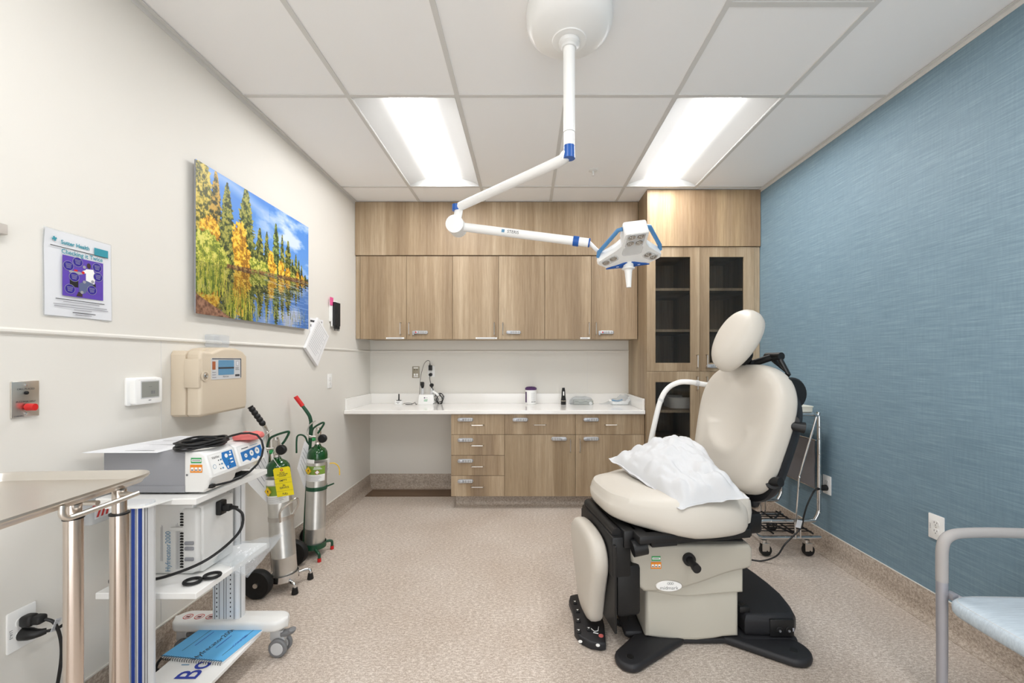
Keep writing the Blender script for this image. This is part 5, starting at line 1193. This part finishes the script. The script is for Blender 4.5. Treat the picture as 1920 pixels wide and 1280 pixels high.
    b = MB().tube(smooth([TT @ Vector(p) for p in ((-.01, -.012, L+.07), (-.04, -.03, L+.075), (-.065, -.02, L+.095), (-.06, .0, L+.14), (-.03, .02, L+.17))], 5), .0045, 8); build('yoke_ring', b, M['nickel'], rg)
    def wrapb(a0, a1, z0, z1, mi, r=Rr+.0008, n=12):
        vs = []
        for k in range(n+1):
            a = math.radians(a0+(a1-a0)*k/n); p = (r*math.sin(a), -r*math.cos(a)); vs += [TT @ Vector((p[0], p[1], z0)), TT @ Vector((p[0], p[1], z1))]
        b.add(vs, [[2*k, 2*k+2, 2*k+3, 2*k+1] for k in range(n)], mi)
    b = MB(); zl = L-.235 if not g2 else L-.22
    wrapb(-60, 75, zl+.045, zl+.10, 0); wrapb(-60, 75, zl, zl+.045, 1); wrapb(-60, 10, zl+.12 if g2 else zl+.105, zl+.145 if g2 else zl+.135, 1, Rr+.0012)
    T2 = TT @ frame((-.024, -.0605, zl+.072), (.93, -.36, 0), (0, 0, 1), (-.36, -.93, 0)); b.rect(T2 @ Matrix.Rotation(math.pi/4, 4, 'Z'), -.0195, .0195, -.0195, .0195, .004, 2); b.rect(T2 @ Matrix.Rotation(math.pi/4, 4, 'Z'), -.018, .018, -.018, .018, .0043, 3); b.rect(T2 @ Matrix.Rotation(math.pi/4, 4, 'Z'), -.017, .017, -.017, .017, .0046, 2); b.disc(T2, 0, .001, .005, .005, 3); b.rect(T2, -.006, .006, -.009, -.007, .005, 3); b.add([(-.004, .002, .005), (.004, .002, .005), (.001, .012, .005)], [[0, 1, 2]], 3, T2)
    if g2:
        T2 = TT @ frame((.03, -.0585, zl+.062), (.88, .46, 0), (0, 0, 1), (.46, -.88, 0)); b.rect(T2 @ Matrix.Rotation(math.pi/4, 4, 'Z'), -.011, .011, -.011, .011, .003, 4); b.rect(T2 @ Matrix.Rotation(math.pi/4, 4, 'Z'), -.009, .009, -.009, .009, .0034, 1)
        for k in range(3): wrapb(5+2*k, 55-6*k, zl+.08+.006*k, zl+.083+.006*k, 1, Rr+.0013)
    for k in range(6): wrapb(-55, 60-random.random()*25, zl+.005+.006*k, zl+.0065+.006*k, 5, Rr+.0014)
    build('cylinder_label', b, [M['olive'], M['white'], M['hazard'], M['ink'], M['red'], M['inkl']], body)
    if not g2:
        # yellow status tag
        a = [P(514.5, 878, 2.30), P(546, 873, 2.30), P(548.5, 927, 2.30), P(517.5, 932, 2.30)]
        ex = (a[1]-a[0]).normalized(); n_ = ex.cross((a[0]-a[3])).normalized(); ey = n_.cross(ex); cen = (a[0]+a[1]+a[2]+a[3])/4; Tg = frame(cen, ex, ey, n_)
        w_ = (a[1]-a[0]).length/2; h_ = (a[0]-a[3]).length/2
        tg = thing('status_tag', 'yellow hanging tag on the oxygen cylinder in the chrome cart', 'tag', cen)
        b = MB().prism([(-w_, -h_), (w_, -h_), (w_, h_-.008), (w_-.008, h_), (-w_+.008, h_), (-w_, h_-.008)], 0, .001, Tg); q = build('tag_card', b, M['yellow'], tg)
        b = MB()
        for tx, yy_, sz in (('BE SAFE', .62, .0085), ('ALWAYS SECURE', .51, .0085), ('CYLINDERS', .40, .0085), ('EMPTY', .08, .0155), ('IN', -.26, .0155), ('SERVICE', -.42, .0155), ('FULL', -.84, .0155)): b.text(tx, sz, Tg @ Matrix.Translation((0, yy_*h_, .0012)), 0, sx=.92, bold=.0002)
        for yy_ in (.24, -.10, -.64): b.rect(Tg, -w_, w_, yy_*h_, yy_*h_+.0008, .0012)
        build('lettering', b, M['ink'], q)
        b = MB().tube([Tg @ Vector((.006*math.cos(k*.6), h_-.014+.006*math.sin(k*.6), .0015)) for k in range(11)], .0018, 6, closed=True); build('eyelet', b, M['redink'], q)
        b = MB().tube(smooth([Tg @ Vector((0, h_-.014, .002)), TT @ Vector((.0, -.045, L+.03)), TT @ Vector((0, -.016, L+.06))], 5), .0012, 5); build('string', b, M['white'], tg)
    return t
oxygen('chrome'); oxygen('green')
# document sleeves hung on the carts
def sleeve(pts, label):
    n = 10; vs = []; fs = []; a, b_, c_, d_ = [Vector(p) for p in pts]
    for i in range(n+1):
        for j in range(n+1):
            u = i/n; v = j/n; p = (a*(1-u)+b_*u)*(1-v)+(d_*(1-u)+c_*u)*v; p.x += .008*noise.noise(p*9); vs.append(p)
    for i in range(n):
        for j in range(n): k = i*(n+1)+j; fs.append([k, k+1, k+n+2, k+n+1])
    b = MB().add(vs, fs); b.add([v+Vector((.003, .003, 0)) for v in vs], [f[::-1] for f in fs])
    t = thing('document_sleeve', label, 'document sleeve', (a+b_+c_+d_)/4); q = build('paper', b, M['paper2'], t)
    b = MB(); 
    for k in range(5):
        v0 = .2+.13*k; vv_ = []
        for u in (.15, .85):
            for v in (v0, v0+.02): vv_.append((a*(1-u)+b_*u)*(1-v)+(d_*(1-u)+c_*u)*v+Vector((.006, -.012, 0)))
        b.add(vv_, [[0, 2, 3, 1]])
    build('print', b, M['inkl'], q)
sleeve([P(487, 812, 2.33), P(503, 856, 2.36), P(499, 941, 2.36), P(463, 902, 2.30)], 'white paper sleeve hanging between the white cart and chrome cylinder cart')
sleeve([P(571, 826, 2.74), P(578, 835, 2.77), P(571, 916, 2.77), P(557, 878, 2.72)], 'white paper sleeve hanging on the left hook of the green cart')

# ================================================================== WHITE EQUIPMENT CART
sx0, sx1, sy0, sy1 = -1.504, -1.152, 1.45, 1.85
cx = -1.318
t = thing('equipment_cart', 'white equipment cart with blue-striped aluminium column and locking casters', 'cart', ((sx0+sx1)/2, 1.62, 0))
def column(Yn, back=False):
    y0_, y1_ = (Yn, Yn+.075); b = MB()
    out = [(-.058, 0), (.044, 0), (.054, .006), (.058, .018), (.058, .034), (.054, .046), (.044, .052), (-.058, .052)]
    b.prism([(cx+x, Yn+y) for x, y in out], .165, .83)
    for gx in (.012, .030, .0535) if not back else (-.05, -.03, -.01, .0, .035): b.box(cx+gx, cx+gx+.0022, Yn-.0012 if gx < .05 else Yn+.004, Yn+.006, .17, .818, mi=1)
    for gy in (.010,): b.box(cx+.0575, cx+.0588, Yn+gy, Yn+gy+.0015, .17, .818, mi=1)
    if not back:
        for gx in (.0165, .039): b.box(cx+gx, cx+gx+.0105, Yn-.0018, Yn+.001, .17, .818, mi=3)
    else:
        for gx in (-.04, .02):
            for k in range(32): b.box(cx+gx-.0015, cx+gx+.0015, Yn-.002, Yn+.001, .18+.02*k, .186+.02*k, mi=2)
    return build('column', b, [M['alumw'], M['midgrey'], M['dark'], M['stripe']], t, flat=True)
M['alumw'] = mat('anodised_column', 'dfe1e3', .4, .1)
column(1.372); column(1.825, True)
for z, nm in ((.822, 'top_shelf'), (.493, 'middle_shelf')):
    b = MB().box(sx0, sx1, sy0, sy1, z-.022, z, .002, 1)
    if nm == 'top_shelf': b.prism([(cx-.065, 1.364), (cx+.045, 1.364), (cx+.068, 1.376), (cx+.085, 1.452), (cx-.065, 1.452)], z-.004, z)
    build(nm, b, M['white'], t, flat=True)
for Y in (1.36, 1.80):
    b = MB().prism([(p[0]-1.31, p[1]+Y+.05) for p in rrect(.50, .10, .05, 6)], .122, .168, None, .014, seg=3); bb2 = build('foot_beam', b, M['white2'], t)
    if Y > 1.5:
        b = MB()
        for k in range(3):
            T = Matrix.Translation((-1.50+.05*k, Y+.045, .1685)); b.tube([T @ Vector((.0175*math.cos(a), .0175*math.sin(a), 0)) for a in [2*math.pi*q_/20 for q_ in range(20)]], .0014, 5, closed=True); b.box(-.012, .012, -.0015, .0015, 0, .0006, 0, 1, 0, T @ Matrix.Rotation(.8, 4, 'Z')); b.box(-.008, .008, -.006, .004, 0, .0003, 0, 1, 1, T)
        build('warning_print', b, [M['redink'], M['ink']], bb2, flat=True)
    for x in (-1.52, -1.105):
        ca = MB(); ca.tube([(x, Y+.05, .125), (x, Y+.05, .105)], .014, 14); ca.prism([(x-.028, .108), (x+.026, .108), (x+.036, .07), (x+.02, .028), (x-.002, .026), (x-.03, .07)], -.012, .012, frame((0, Y+.05, 0), (1, 0, 0), (0, 0, 1), (0, -1, 0)), .004)
        fk = build('caster', ca, M['ltgrey'], t)
        for s in (-1, 1):
            b = MB().lathe([(.0, -.009), (.036, -.009), (.040, -.004), (.040, .004), (.036, .009), (0, .009)], frame((x+.012, Y+.05+s*.021, .040), (1, 0, 0), (0, 0, 1), (0, -1, 0)), 28); wq = build('wheel', b, M['midgrey'], fk)
            b = MB().lathe([(.0, -.0105), (.026, -.0105), (.028, -.008), (.028, .008), (.026, .0105), (0, .0105)], frame((x+.012, Y+.05+s*.021, .040), (1, 0, 0), (0, 0, 1), (0, -1, 0)), 24); build('wheel_cover', b, M['ltgrey'], wq)
        b = MB().tube(smooth([(x+.02, Y+.05, .092), (x+.045, Y+.05, .096), (x+.062, Y+.05, .105), (x+.065, Y+.05, .112)], 3), [.014]*9+[.010], 10, flat=1.3); build('brake_lever', b, M['midgrey'], fk)
b = MB().box(-1.40, sx1, 1.455, 1.81, .112, .128, .002, 1); q = build('bottom_shelf', b, M['white'], t, flat=True)
T = frame((-1.258, 1.535, .1282), (0, 1, 0), (-1, 0, 0), (0, 0, 1))
b = MB().text('Bovie', .115, T @ Matrix.Translation((-.005, .0, .0004)), 0, 'LEFT', sx=.8, bold=.0012); b.rect(T, .07, .075, .045, .075, .0006, 1); build('lettering', b, [M['navy'], M['skyblue']], q)

# suction unit on the top shelf (faces the room)
zt_ = .824; XFp = -1.128
t = thing('suction_unit', 'grey and white electrosurgery suction console on the top shelf of the white cart', 'console', (-1.32, 1.66, zt_))
b = MB()
b.prism([(-1.52, 0), (-1.225, 0), (-1.225, .140), (-1.262, .1455), (-1.30, .1455), (-1.345, .1455), (-1.52, .1455)], 0, .30, frame((0, 1.495, zt_+.006), (1, 0, 0), (0, 0, 1), (0, -1, 0)) @ Matrix.Translation((0, 0, -.30)), .004)
b.box(-1.518, -1.226, 1.493, 1.5, zt_+.006, zt_+.03)
gb = build('grey_case', b, M['grey'], t)
b = MB().box(-1.515, -1.19, 1.51, 1.785, zt_, zt_+.007); build('black_feet_tray', b, M['dark'], t)
for s in (0, 1):
    Yn, Yf = ((1.490, 1.632), (1.640, 1.80))[s]
    dx = 0 if s == 0 else 0
    pr = [(-1.226, .002), (XFp-.03, .002), (XFp-.014, .02), (XFp-.008, .045), (XFp, .055), (XFp, .058), (XFp-.022, .135), (XFp-.04, .147), (-1.226, .150)] if s == 0 else [(-1.226, .025), (XFp-.04, .025), (XFp-.02, .045), (XFp, .058), (XFp-.022, .135), (XFp-.04, .143), (-1.226, .146)]
    b = MB().prism(pr, 0, Yf-Yn, frame((0, Yn, zt_+.004), (1, 0, 0), (0, 0, 1), (0, -1, 0)) @ Matrix.Translation((0, 0, -(Yf-Yn))), .007, seg=3); fm_ = build('white_front', b, M['white2'], t)
    v = Vector((-.022, 0, .077)).normalized(); Tf = frame((XFp-.011, (Yn+Yf)/2, zt_+.004+.0965), (0, 1, 0), v, Vector((0, 1, 0)).cross(v))
    b = MB(); w2 = (Yf-Yn)/2-.012
    b.rect(Tf, -w2, w2, -.033, .034, .0006, 0)
    if s == 0:
        b.add([(x, y, .001) for x, y in ((.004, .034), (w2, .034), (w2, -.033), (.012, -.033), (.004, -.01), (-.002, .012))], [[5, 4, 3, 2, 1, 0][::-1]], 1, Tf); b.text('VisiVac', .013, Tf @ Matrix.Translation((-.030, .024, .001)), 2)
        b.disc(Tf, -.045, -.008, .008, .0012, 3); b.disc(Tf, -.045, -.008, .0065, .0014, 0)
        for k in range(3): b.disc(Tf, -.02, .010-.016*k, .0025, .0012, 2); b.rect(Tf, -.012, -.004, .007-.016*k, .013-.016*k, .0012, 3)
        b.disc(Tf, .022, .018, .008, .0014, 0); b.rect(Tf, .036, .05, .014, .020, .0014, 0); b.rect(Tf, .036, .05, -.001, .004, .0014, 0); b.rect(Tf, .036, .05, -.014, -.009, .0014, 0); b.disc(Tf, .046, .027, .004, .0014, 0)
        for k in range(4): b.disc(Tf, .028, .006-.010*k, .0022, .0014, 4 if k == 0 else 2)
        b.rect(Tf, .014, .02, -.029, -.02, .0014, 0)
    else:
        b.add([(x, y, .001) for x, y in ((-w2+.008, .012), (w2, .020), (w2, -.02), (.05, -.033), (.035, -.022), (.018, -.033), (0, -.022), (-.018, -.033), (-.035, -.022), (-w2+.008, -.026))], [[0, 1, 2, 3, 4, 5, 6, 7, 8, 9][::-1]], 1, Tf)
        for k, r_ in enumerate((.0085, .012, .014)): b.disc(Tf, -.035+.036*k, -.006+.003*k, r_, .0014, 0); b.disc(Tf, -.035+.036*k, -.006+.003*k, r_*.3, .0016, 3)
        b.rect(Tf, -.05, -.01, .023, .026, .001, 2); b.rect(Tf, .0, .05, .026, .028, .001, 3)
    build('control_label', b, [M['white'], M['panelblue'], M['ink'], M['skyblue'], M['green_l']], fm_, flat=True)
    if s == 0:
        Tn = frame((-1.182, 1.4895, zt_+.105), (1, 0, 0), (0, 0, 1), (0, -1, 0)); service_stickers(Tn, fm_, .95); b = MB().disc(Tn, -.033, -.035, .004, .001); build('screw', b, M['midgrey'], fm_)
# sheets on top, cable coil, red bag
zc = zt_+.1535
b = MB(); a4 = [(-1.555, 1.455), (-1.31, 1.475), (-1.275, 1.77), (-1.50, 1.80)]
vs = [(x, y, zc+.004*(i in (0,))) for i, (x, y) in enumerate(a4)]; b.add(vs+[(v[0], v[1], v[2]-.0012) for v in vs], [[0, 1, 2, 3], [7, 6, 5, 4], [0, 4, 5, 1], [1, 5, 6, 2], [2, 6, 7, 3], [3, 7, 4, 0]])
e1 = Vector((a4[1][0]-a4[0][0], a4[1][1]-a4[0][1], 0)); e2 = Vector((a4[3][0]-a4[0][0], a4[3][1]-a4[0][1], 0)); o0 = Vector((*a4[0], zc+.0022))
for k in range(14):
    v = .08+.062*k; bold = k in (0, 5, 9); q0 = o0+e1*(.12+(.1 if bold else 0)*random.random())+e2*v; q1 = o0+e1*(.9-.3*random.random())+e2*v; th = e2*(.014 if bold else .006)
    b.add([q0, q1, q1+th, q0+th], [[0, 1, 2, 3]], 1 if bold else 2)
tag(build('instruction_sheet', b, [M['paper'], M['midgrey'], M['inkl']], flat=True), 'printed white instruction sheet lying on top of the grey console', 'sheet')
cc_ = Vector((-1.225, 1.57, zc+.004)); pts = []
for k in range(170):
    a = k*.30; r_ = .083+.012*math.sin(k*.13); zz_ = zc+.006+.022*(k/170)+.003*math.sin(k*1.1); pts.append((cc_.x+r_*.75*math.cos(a)*(1+.05*math.sin(k*.31)), cc_.y+r_*math.sin(a), zz_))
pts += [(-1.16, 1.69, zc+.03), (-1.10, 1.70, zc+.022), (-1.075, 1.70, zc-.03), (-1.08, 1.67, zc-.09), (-1.10, 1.60, zc-.125), (-1.125, 1.53, zc-.128), (XFp-.012, 1.505, zc-.127)]
t2 = thing('coiled_cable', 'coiled black cable on top of the grey and white console', 'cable', cc_)
b = MB().tube(smooth(pts, 2)[:-1], .0042, 7); build('cable', b, M['black'], t2)
b = MB().box(XFp-.02, XFp+.0, 1.495, 1.512, zc-.134, zc-.12, .003); build('connector', b, M['black'], t2)
b = MB().pad(rrect(.10, .085, .02, 4), [(.95, 0), (1, .004), (1.0, .012), (.9, .02), (.5, .024), (.01, .025)], Matrix.Translation((-1.165, 1.745, zc+.0)) @ Matrix.Rotation(.2, 4, 'Z'), bulge=lambda x, y, z: .010*noise.noise(Vector((x*40, y*40, 2)))*(z > .002))
tag(build('salmon_bag', b, M['salmon']), 'small salmon red plastic bag lying on the white console end', 'bag')

# electrosurgical generator on the middle shelf, lying on its side
z0_ = .495
t = thing('electrosurgical_unit', 'white desiccator unit standing on its end on the middle shelf', 'medical device', (-1.33, 1.63, z0_))
b = MB().box(-1.46, -1.262, 1.575, 1.755, z0_+.001, z0_+.262, .006, 3); q = build('case', b, M['white2'], t)
b = MB(); b.box(-1.262, -1.232, 1.585, 1.75, z0_+.004, z0_+.255, .006, 3); b.box(-1.30, -1.238, 1.565, 1.59, z0_+.01, z0_+.25, .010, 3); b.box(-1.345, -1.29, 1.566, 1.578, z0_+.165, z0_+.18, .004); rear = build('rear_panel', b, M['white2'], t)
for k in range(20): 
    if k not in (13, 14): q_ = build('vent_slot', MB().box(-1.302, -1.290, 1.5635, 1.568, z0_+.03+.0105*k, z0_+.0355+.0105*k), M['dark'], rear, flat=True)
for z in (.055, .095, .115): build('cable_port', MB().box(-1.285, -1.250, 1.560, 1.568, z0_+z, z0_+z+.014, .004), M['grey'], rear)
Td = frame((-1.355, 1.5742, z0_+.10), (0, 0, 1), (-1, 0, 0), (0, -1, 0))
b = MB().text('Hyfrecator2000', .028, Td @ Matrix.Translation((-.09, 0, .0006)), 0, 'LEFT', sx=.85); b.lines(Td, -.05, .10, .02, .03, 3, 1, .3); b.lines(Td, -.08, .12, -.045, -.028, 4, 1, .3); build('lettering', b, [M['skyblue'], M['inkl']], q)
b = MB().lathe([(.022, 0), (.022, .008), (.016, .012), (0, .012)], frame((-1.43, 1.575, z0_+.04), (1, 0, 0), (0, 0, 1), (0, -1, 0)), 22); build('dial', b, M['ltgrey'], q)
b = MB().box(-1.33, -1.27, 1.60, 1.64, z0_+.262, z0_+.268, .002); build('top_clip', b, M['dark'], q)
t = thing('device_power_cord', 'black power cord plugged into the device on the middle shelf', 'cord', (-1.22, 1.6, z0_))
pc = Vector((-1.232, 1.665, z0_+.222))
b = MB(); b.box(pc.x, pc.x+.022, pc.y-.018, pc.y+.018, pc.z-.028, pc.z+.028, .005); b.box(pc.x+.018, pc.x+.05, pc.y-.012, pc.y+.012, pc.z-.014, pc.z+.012, .005); b.tube([pc+Vector((.04, 0, 0)), pc+Vector((.075, -.0, -.002))], [.010, .0065], 10); build('plug', b, M['black'], t)
b = MB().tube(smooth([pc+Vector((.06, 0, 0)), pc+Vector((.10, -.005, -.03)), pc+Vector((.105, -.04, -.09)), pc+Vector((.05, -.12, -.15)), pc+Vector((-.05, -.17, -.185)), pc+Vector((-.15, -.185, -.20)), pc+Vector((-.26, -.17, -.212)), pc+Vector((-.29, -.12, -.216)), pc+Vector((-.30, -.03, -.30)), pc+Vector((-.31, .0, -.45)), pc+Vector((-.28, .0, -.62)), pc+Vector((-.24, .05, -.705))], 6), .0052, 8); build('cable', b, M['black'], t)
b = MB()
for s in (-1, 1): b.tube([(-1.195+s*.0+.026*math.cos(a)+s*.021, 1.535+.022*math.sin(a)+s*.02, z0_+.006) for a in [2*math.pi*k/24 for k in range(24)]], .0058, 8, closed=True)
tag(build('rubber_figure_eight', b, M['rubber']), 'black rubber figure-eight strap lying on the middle shelf front', 'strap')
# crinkled clear bag hanging off the middle shelf
vs = []; fs = []; n = 26
a, b_, c_, d_ = P(400, 1015, 1.80), P(440, 1000, 1.84), P(530, 1010, 1.72), P(478, 1067, 1.55)
a = Vector((-1.36, 1.77, .50)); b_ = Vector((-1.20, 1.83, .56)); c_ = Vector((-1.045, 1.79, .545)); d_ = Vector((-1.085, 1.62, .455)); e_ = Vector((-1.30, 1.64, .50))
for i in range(n+1):
    for j in range(n+1):
        u = i/n; v = j/n; p = (a*(1-u)+(c_ if v < .0 else c_)*u)*(1-v)+(e_*(1-u)+d_*u)*v; 
        p.z = max(p.z, .4965 if p.x < sx1 else .3)+.030*math.sin(math.pi*min(1, u*1.2))*math.sin(math.pi*v)*(u < .84)+.012*abs(noise.noise(p*22))+.014*abs(noise.noise(p*11)); vs.append(p)
for i in range(n):
    for j in range(n): k = i*(n+1)+j; fs.append([k, k+1, k+n+2, k+n+1])
b = MB().add(vs, fs); b.add([v+Vector((.002, .002, .008+.006*noise.noise(v*15))) for v in vs], [f[::-1] for f in fs]); tag(build('clear_plastic_bag', b, M['clear']), 'crinkled clear plastic bag hanging over the edge of the middle shelf', 'plastic bag')
# blue manual on the bottom shelf
zb = .1285
def onz(px, py, z): Y = F*(CH-z)/(py-CY); return Vector((px2x(px, Y), Y, z))
A0, B0, C0, D0 = onz(303, 1233, zb+.001), onz(418, 1244, zb+.001), onz(502, 1176, zb+.001), onz(396, 1168, zb+.001)
t = thing('spiral_manual', 'light blue spiral-bound manual on the bottom shelf of the white cart', 'manual', (A0+B0+C0+D0)/4)
b = MB(); quad = [A0, B0, C0, D0]; up_ = Vector((0, 0, .007)); b.add(quad+[q+up_ for q in quad], [[3, 2, 1, 0], [4, 5, 6, 7], [0, 1, 5, 4], [1, 2, 6, 5], [2, 3, 7, 6], [3, 0, 4, 7]]); build('pages', b, M['paper2'], t, flat=True)
ins = lambda u, v, h=.0085: (A0*(1-u)+B0*u)*(1-v)+(D0*(1-u)+C0*u)*v+Vector((0, 0, h))
b = MB(); cv = [ins(0, 0), ins(1, 0), ins(.995, .96), ins(0, .96)]; b.add(cv+[q-Vector((0, 0, .0012)) for q in cv], [[0, 1, 2, 3], [7, 6, 5, 4], [0, 4, 5, 1], [1, 5, 6, 2], [2, 6, 7, 3], [3, 7, 4, 0]]); cvr = build('cover', b, M['book'], t, flat=True)
ey = (D0-A0).normalized(); ex = (ey.cross(Vector((0, 0, 1)))).normalized(); Tm = frame(ins(.5, .5, .0087), ey, -ex, Vector((0, 0, 1)))
LL = (D0-A0).length; WW = (B0-A0).length
b = MB().text('Hyfrecator2000', .032, Tm @ Matrix.Translation((-.02, -.01, .0004)), 0, sx=.95)
b.rect(Tm, -LL*.36, LL*.34, WW*.30, WW*.30+.002, .0005); b.rect(Tm, -LL*.36, -LL*.12, -WW*.38, -WW*.38+.002, .0005); b.rect(Tm, LL*.14, LL*.36, -WW*.38, -WW*.38+.002, .0005); b.text('CONMED', .014, Tm @ Matrix.Translation((.01, -WW*.375, .0004)), 1, sx=1.2); b.lines(Tm, -LL*.2, LL*.2, WW*.2, WW*.24, 1, 1, .3, .0005, 0); b.lines(Tm, -LL*.2, LL*.15, -WW*.16, -WW*.12, 1, 1, .3, .0005, 0)
build('lettering', b, [M['ink'], M['navy']], cvr)
b = MB(); pts = []; nt = 26
for k in range(nt*10+1): s = k/(nt*10); a = s*nt*2*math.pi; p = ins(s, .0, .004)+ey*(-.003); pts.append(p+Vector((0, 0, .0075*math.cos(a)))+ey*(.0075*math.sin(a)))
b.tube(pts, .0011, 5); build('spiral_binding', b, M['ink'], t)
# loose cables on the floor behind the cart
b = MB()
b.tube(smooth([(-1.50, 1.9, .10), (-1.42, 1.80, .06), (-1.46, 1.68, .02), (-1.38, 1.60, .008), (-1.46, 1.50, .007), (-1.50, 1.38, .007), (-1.40, 1.30, .008), (-1.34, 1.42, .012), (-1.43, 1.52, .05), (-1.50, 1.62, .16), (-1.53, 1.66, .3)], 6), .005, 8)
b.tube(smooth([(-1.44, 1.95, .01), (-1.36, 1.84, .06), (-1.40, 1.73, .13), (-1.47, 1.66, .10), (-1.40, 1.58, .03)], 6), .005, 8)
tag(build('loose_cable', b, M['black']), 'loose black cables trailing on the floor under the white cart', 'cable')
# clear wall bin with red print, behind the tray stand posts
Yb_, zb_ = 1.535, .765
T = FL(Yb_, zb_)
t = thing('clear_wall_bin', 'clear plastic bin with red warning print on the wall behind the steel posts', 'bin', T.translation)
b = MB().box(-.07, .07, -.045, .045, .002, .06, .008, 3, 0, T); q = build('bin_body', b, M['clear2'], t)
b = MB().text('DO NOT CAP', .022, T @ Matrix.Translation((.0, .026, .062)) @ Matrix.Rotation(math.pi, 4, 'Z'), 0, bold=.0006)
for k in range(7): b.add([(x, y, .062) for x, y in ((-.055+.016*k, -.02), (-.047+.016*k, -.02), (-.035+.014*k, .012), (-.043+.014*k, .012))], [[0, 1, 2, 3]], 0, T)
b.rect(T, -.06, .065, -.025, .042, .0606, 1); b.rect(T, -.01, .02, -.043, -.038, .062, 2); build('warning_print', b, [M['redink'], M['paper'], M['navy']], q, flat=True)

# ================================================================== STEEL TRAY STAND
zt2 = 1.0
t = thing('tray_stand', 'stainless steel instrument tray stand with two posts at the left edge', 'tray stand', (-1.0, .9, 0))
TT = frame((-1.205, .865, zt2), (math.cos(.06), math.sin(.06), 0), (-math.sin(.06), math.cos(.06), 0), (0, 0, 1))
def loopz(w_, h_, r, z): return [TT @ Vector((x, y, z)) for x, y in rrect(w_, h_, r, 8)]
b = MB(); rings = [(.414, .544, .052, -.006), (.420, .550, .055, -.002), (.418, .548, .054, .003), (.408, .538, .049, .003), (.400, .530, .045, -.001), (.392, .522, .041, -.014), (.386, .516, .038, -.0175), (.37, .50, .03, -.018), (.1, .2, .03, -.018), (.002, .02, .001, -.018)]
vs = []; k = 36
for r_ in rings: vs += loopz(*r_)
b.add(vs, [[i*k+j, i*k+(j+1) % k, (i+1)*k+(j+1) % k, (i+1)*k+j] for i in range(len(rings)-1) for j in range(k)])
rings2 = [(.414, .544, .052, -.006), (.398, .528, .045, -.012), (.390, .52, .04, -.019), (.37, .5, .03, -.0205), (.1, .2, .03, -.0205)]; vs = []
for r_ in rings2: vs += loopz(*r_)
b.add(vs, [[i*k+j, (i+1)*k+j, (i+1)*k+(j+1) % k, i*k+(j+1) % k] for i in range(len(rings2)-1) for j in range(k)]+[[4*k+j for j in range(k)]])
build('tray', b, M['steel'], t, angle=40)
lp = [(-.995, 1.065, .965), (-.997, 1.02, .962), (-.999, .925, .960), (-1.0, .905, .962), (-1.001, .897, .972), (-1.001, .897, .992)]
b = MB().tube(smooth(lp, 4), .0062, 12); lp2 = [(x+2*(-1.2-x)*1.0, y, z) for x, y, z in lp]
b.tube([(-.995, 1.05, .966), (-1.03, 1.05, .97)], .0062, 10); build('tray_holder', b, M['steel'], t)
b = MB().tube(smooth([(-1.42, y, z) for x, y, z in lp], 4), .0062, 12); b.tube([(-1.42, 1.0, .962), (-1.03, 1.0, .962)], .0062, 10); build('tray_holder', b, M['steel'], t)
for x, y, zc2 in ((-1.032, 1.055, .918), (-1.030, .946, .948)):
    b = MB().cyl((x, y, zc2-.02), (x, y, .978), .0145, n=28); b2 = build('inner_post', b, M['steel_post'], t)
    b = MB().cyl((x, y, .06), (x, y, zc2-.003), .0188 if y > 1 else .0168, n=32); build('outer_post', b, M['steel_post'], t)
    b = MB().cyl((x, y, zc2-.003), (x, y, zc2+.001), .0205 if y > 1 else .0185, n=28); build('post_collar', b, M['black'], t)
b = MB().box(-1.055, -1.01, .70, 1.30, .06, .085, .01); b.box(-1.40, -1.01, .98, 1.02, .062, .083, .008); b.box(-1.42, -1.38, .72, 1.28, .06, .085, .01); build('base_frame', b, M['steel'], t)
for x, y in ((-1.032, .73), (-1.032, 1.27), (-1.40, .75), (-1.40, 1.25)):
    b = MB().lathe([(0, -.012), (.028, -.012), (.030, -.008), (.030, .008), (.028, .012), (0, .012)], frame((x, y, .0305), (1, 0, 0), (0, 0, 1), (0, -1, 0)), 22); b.box(x-.008, x+.008, y-.016, y+.016, .055, .062); build('caster', b, M['rubber'], t)
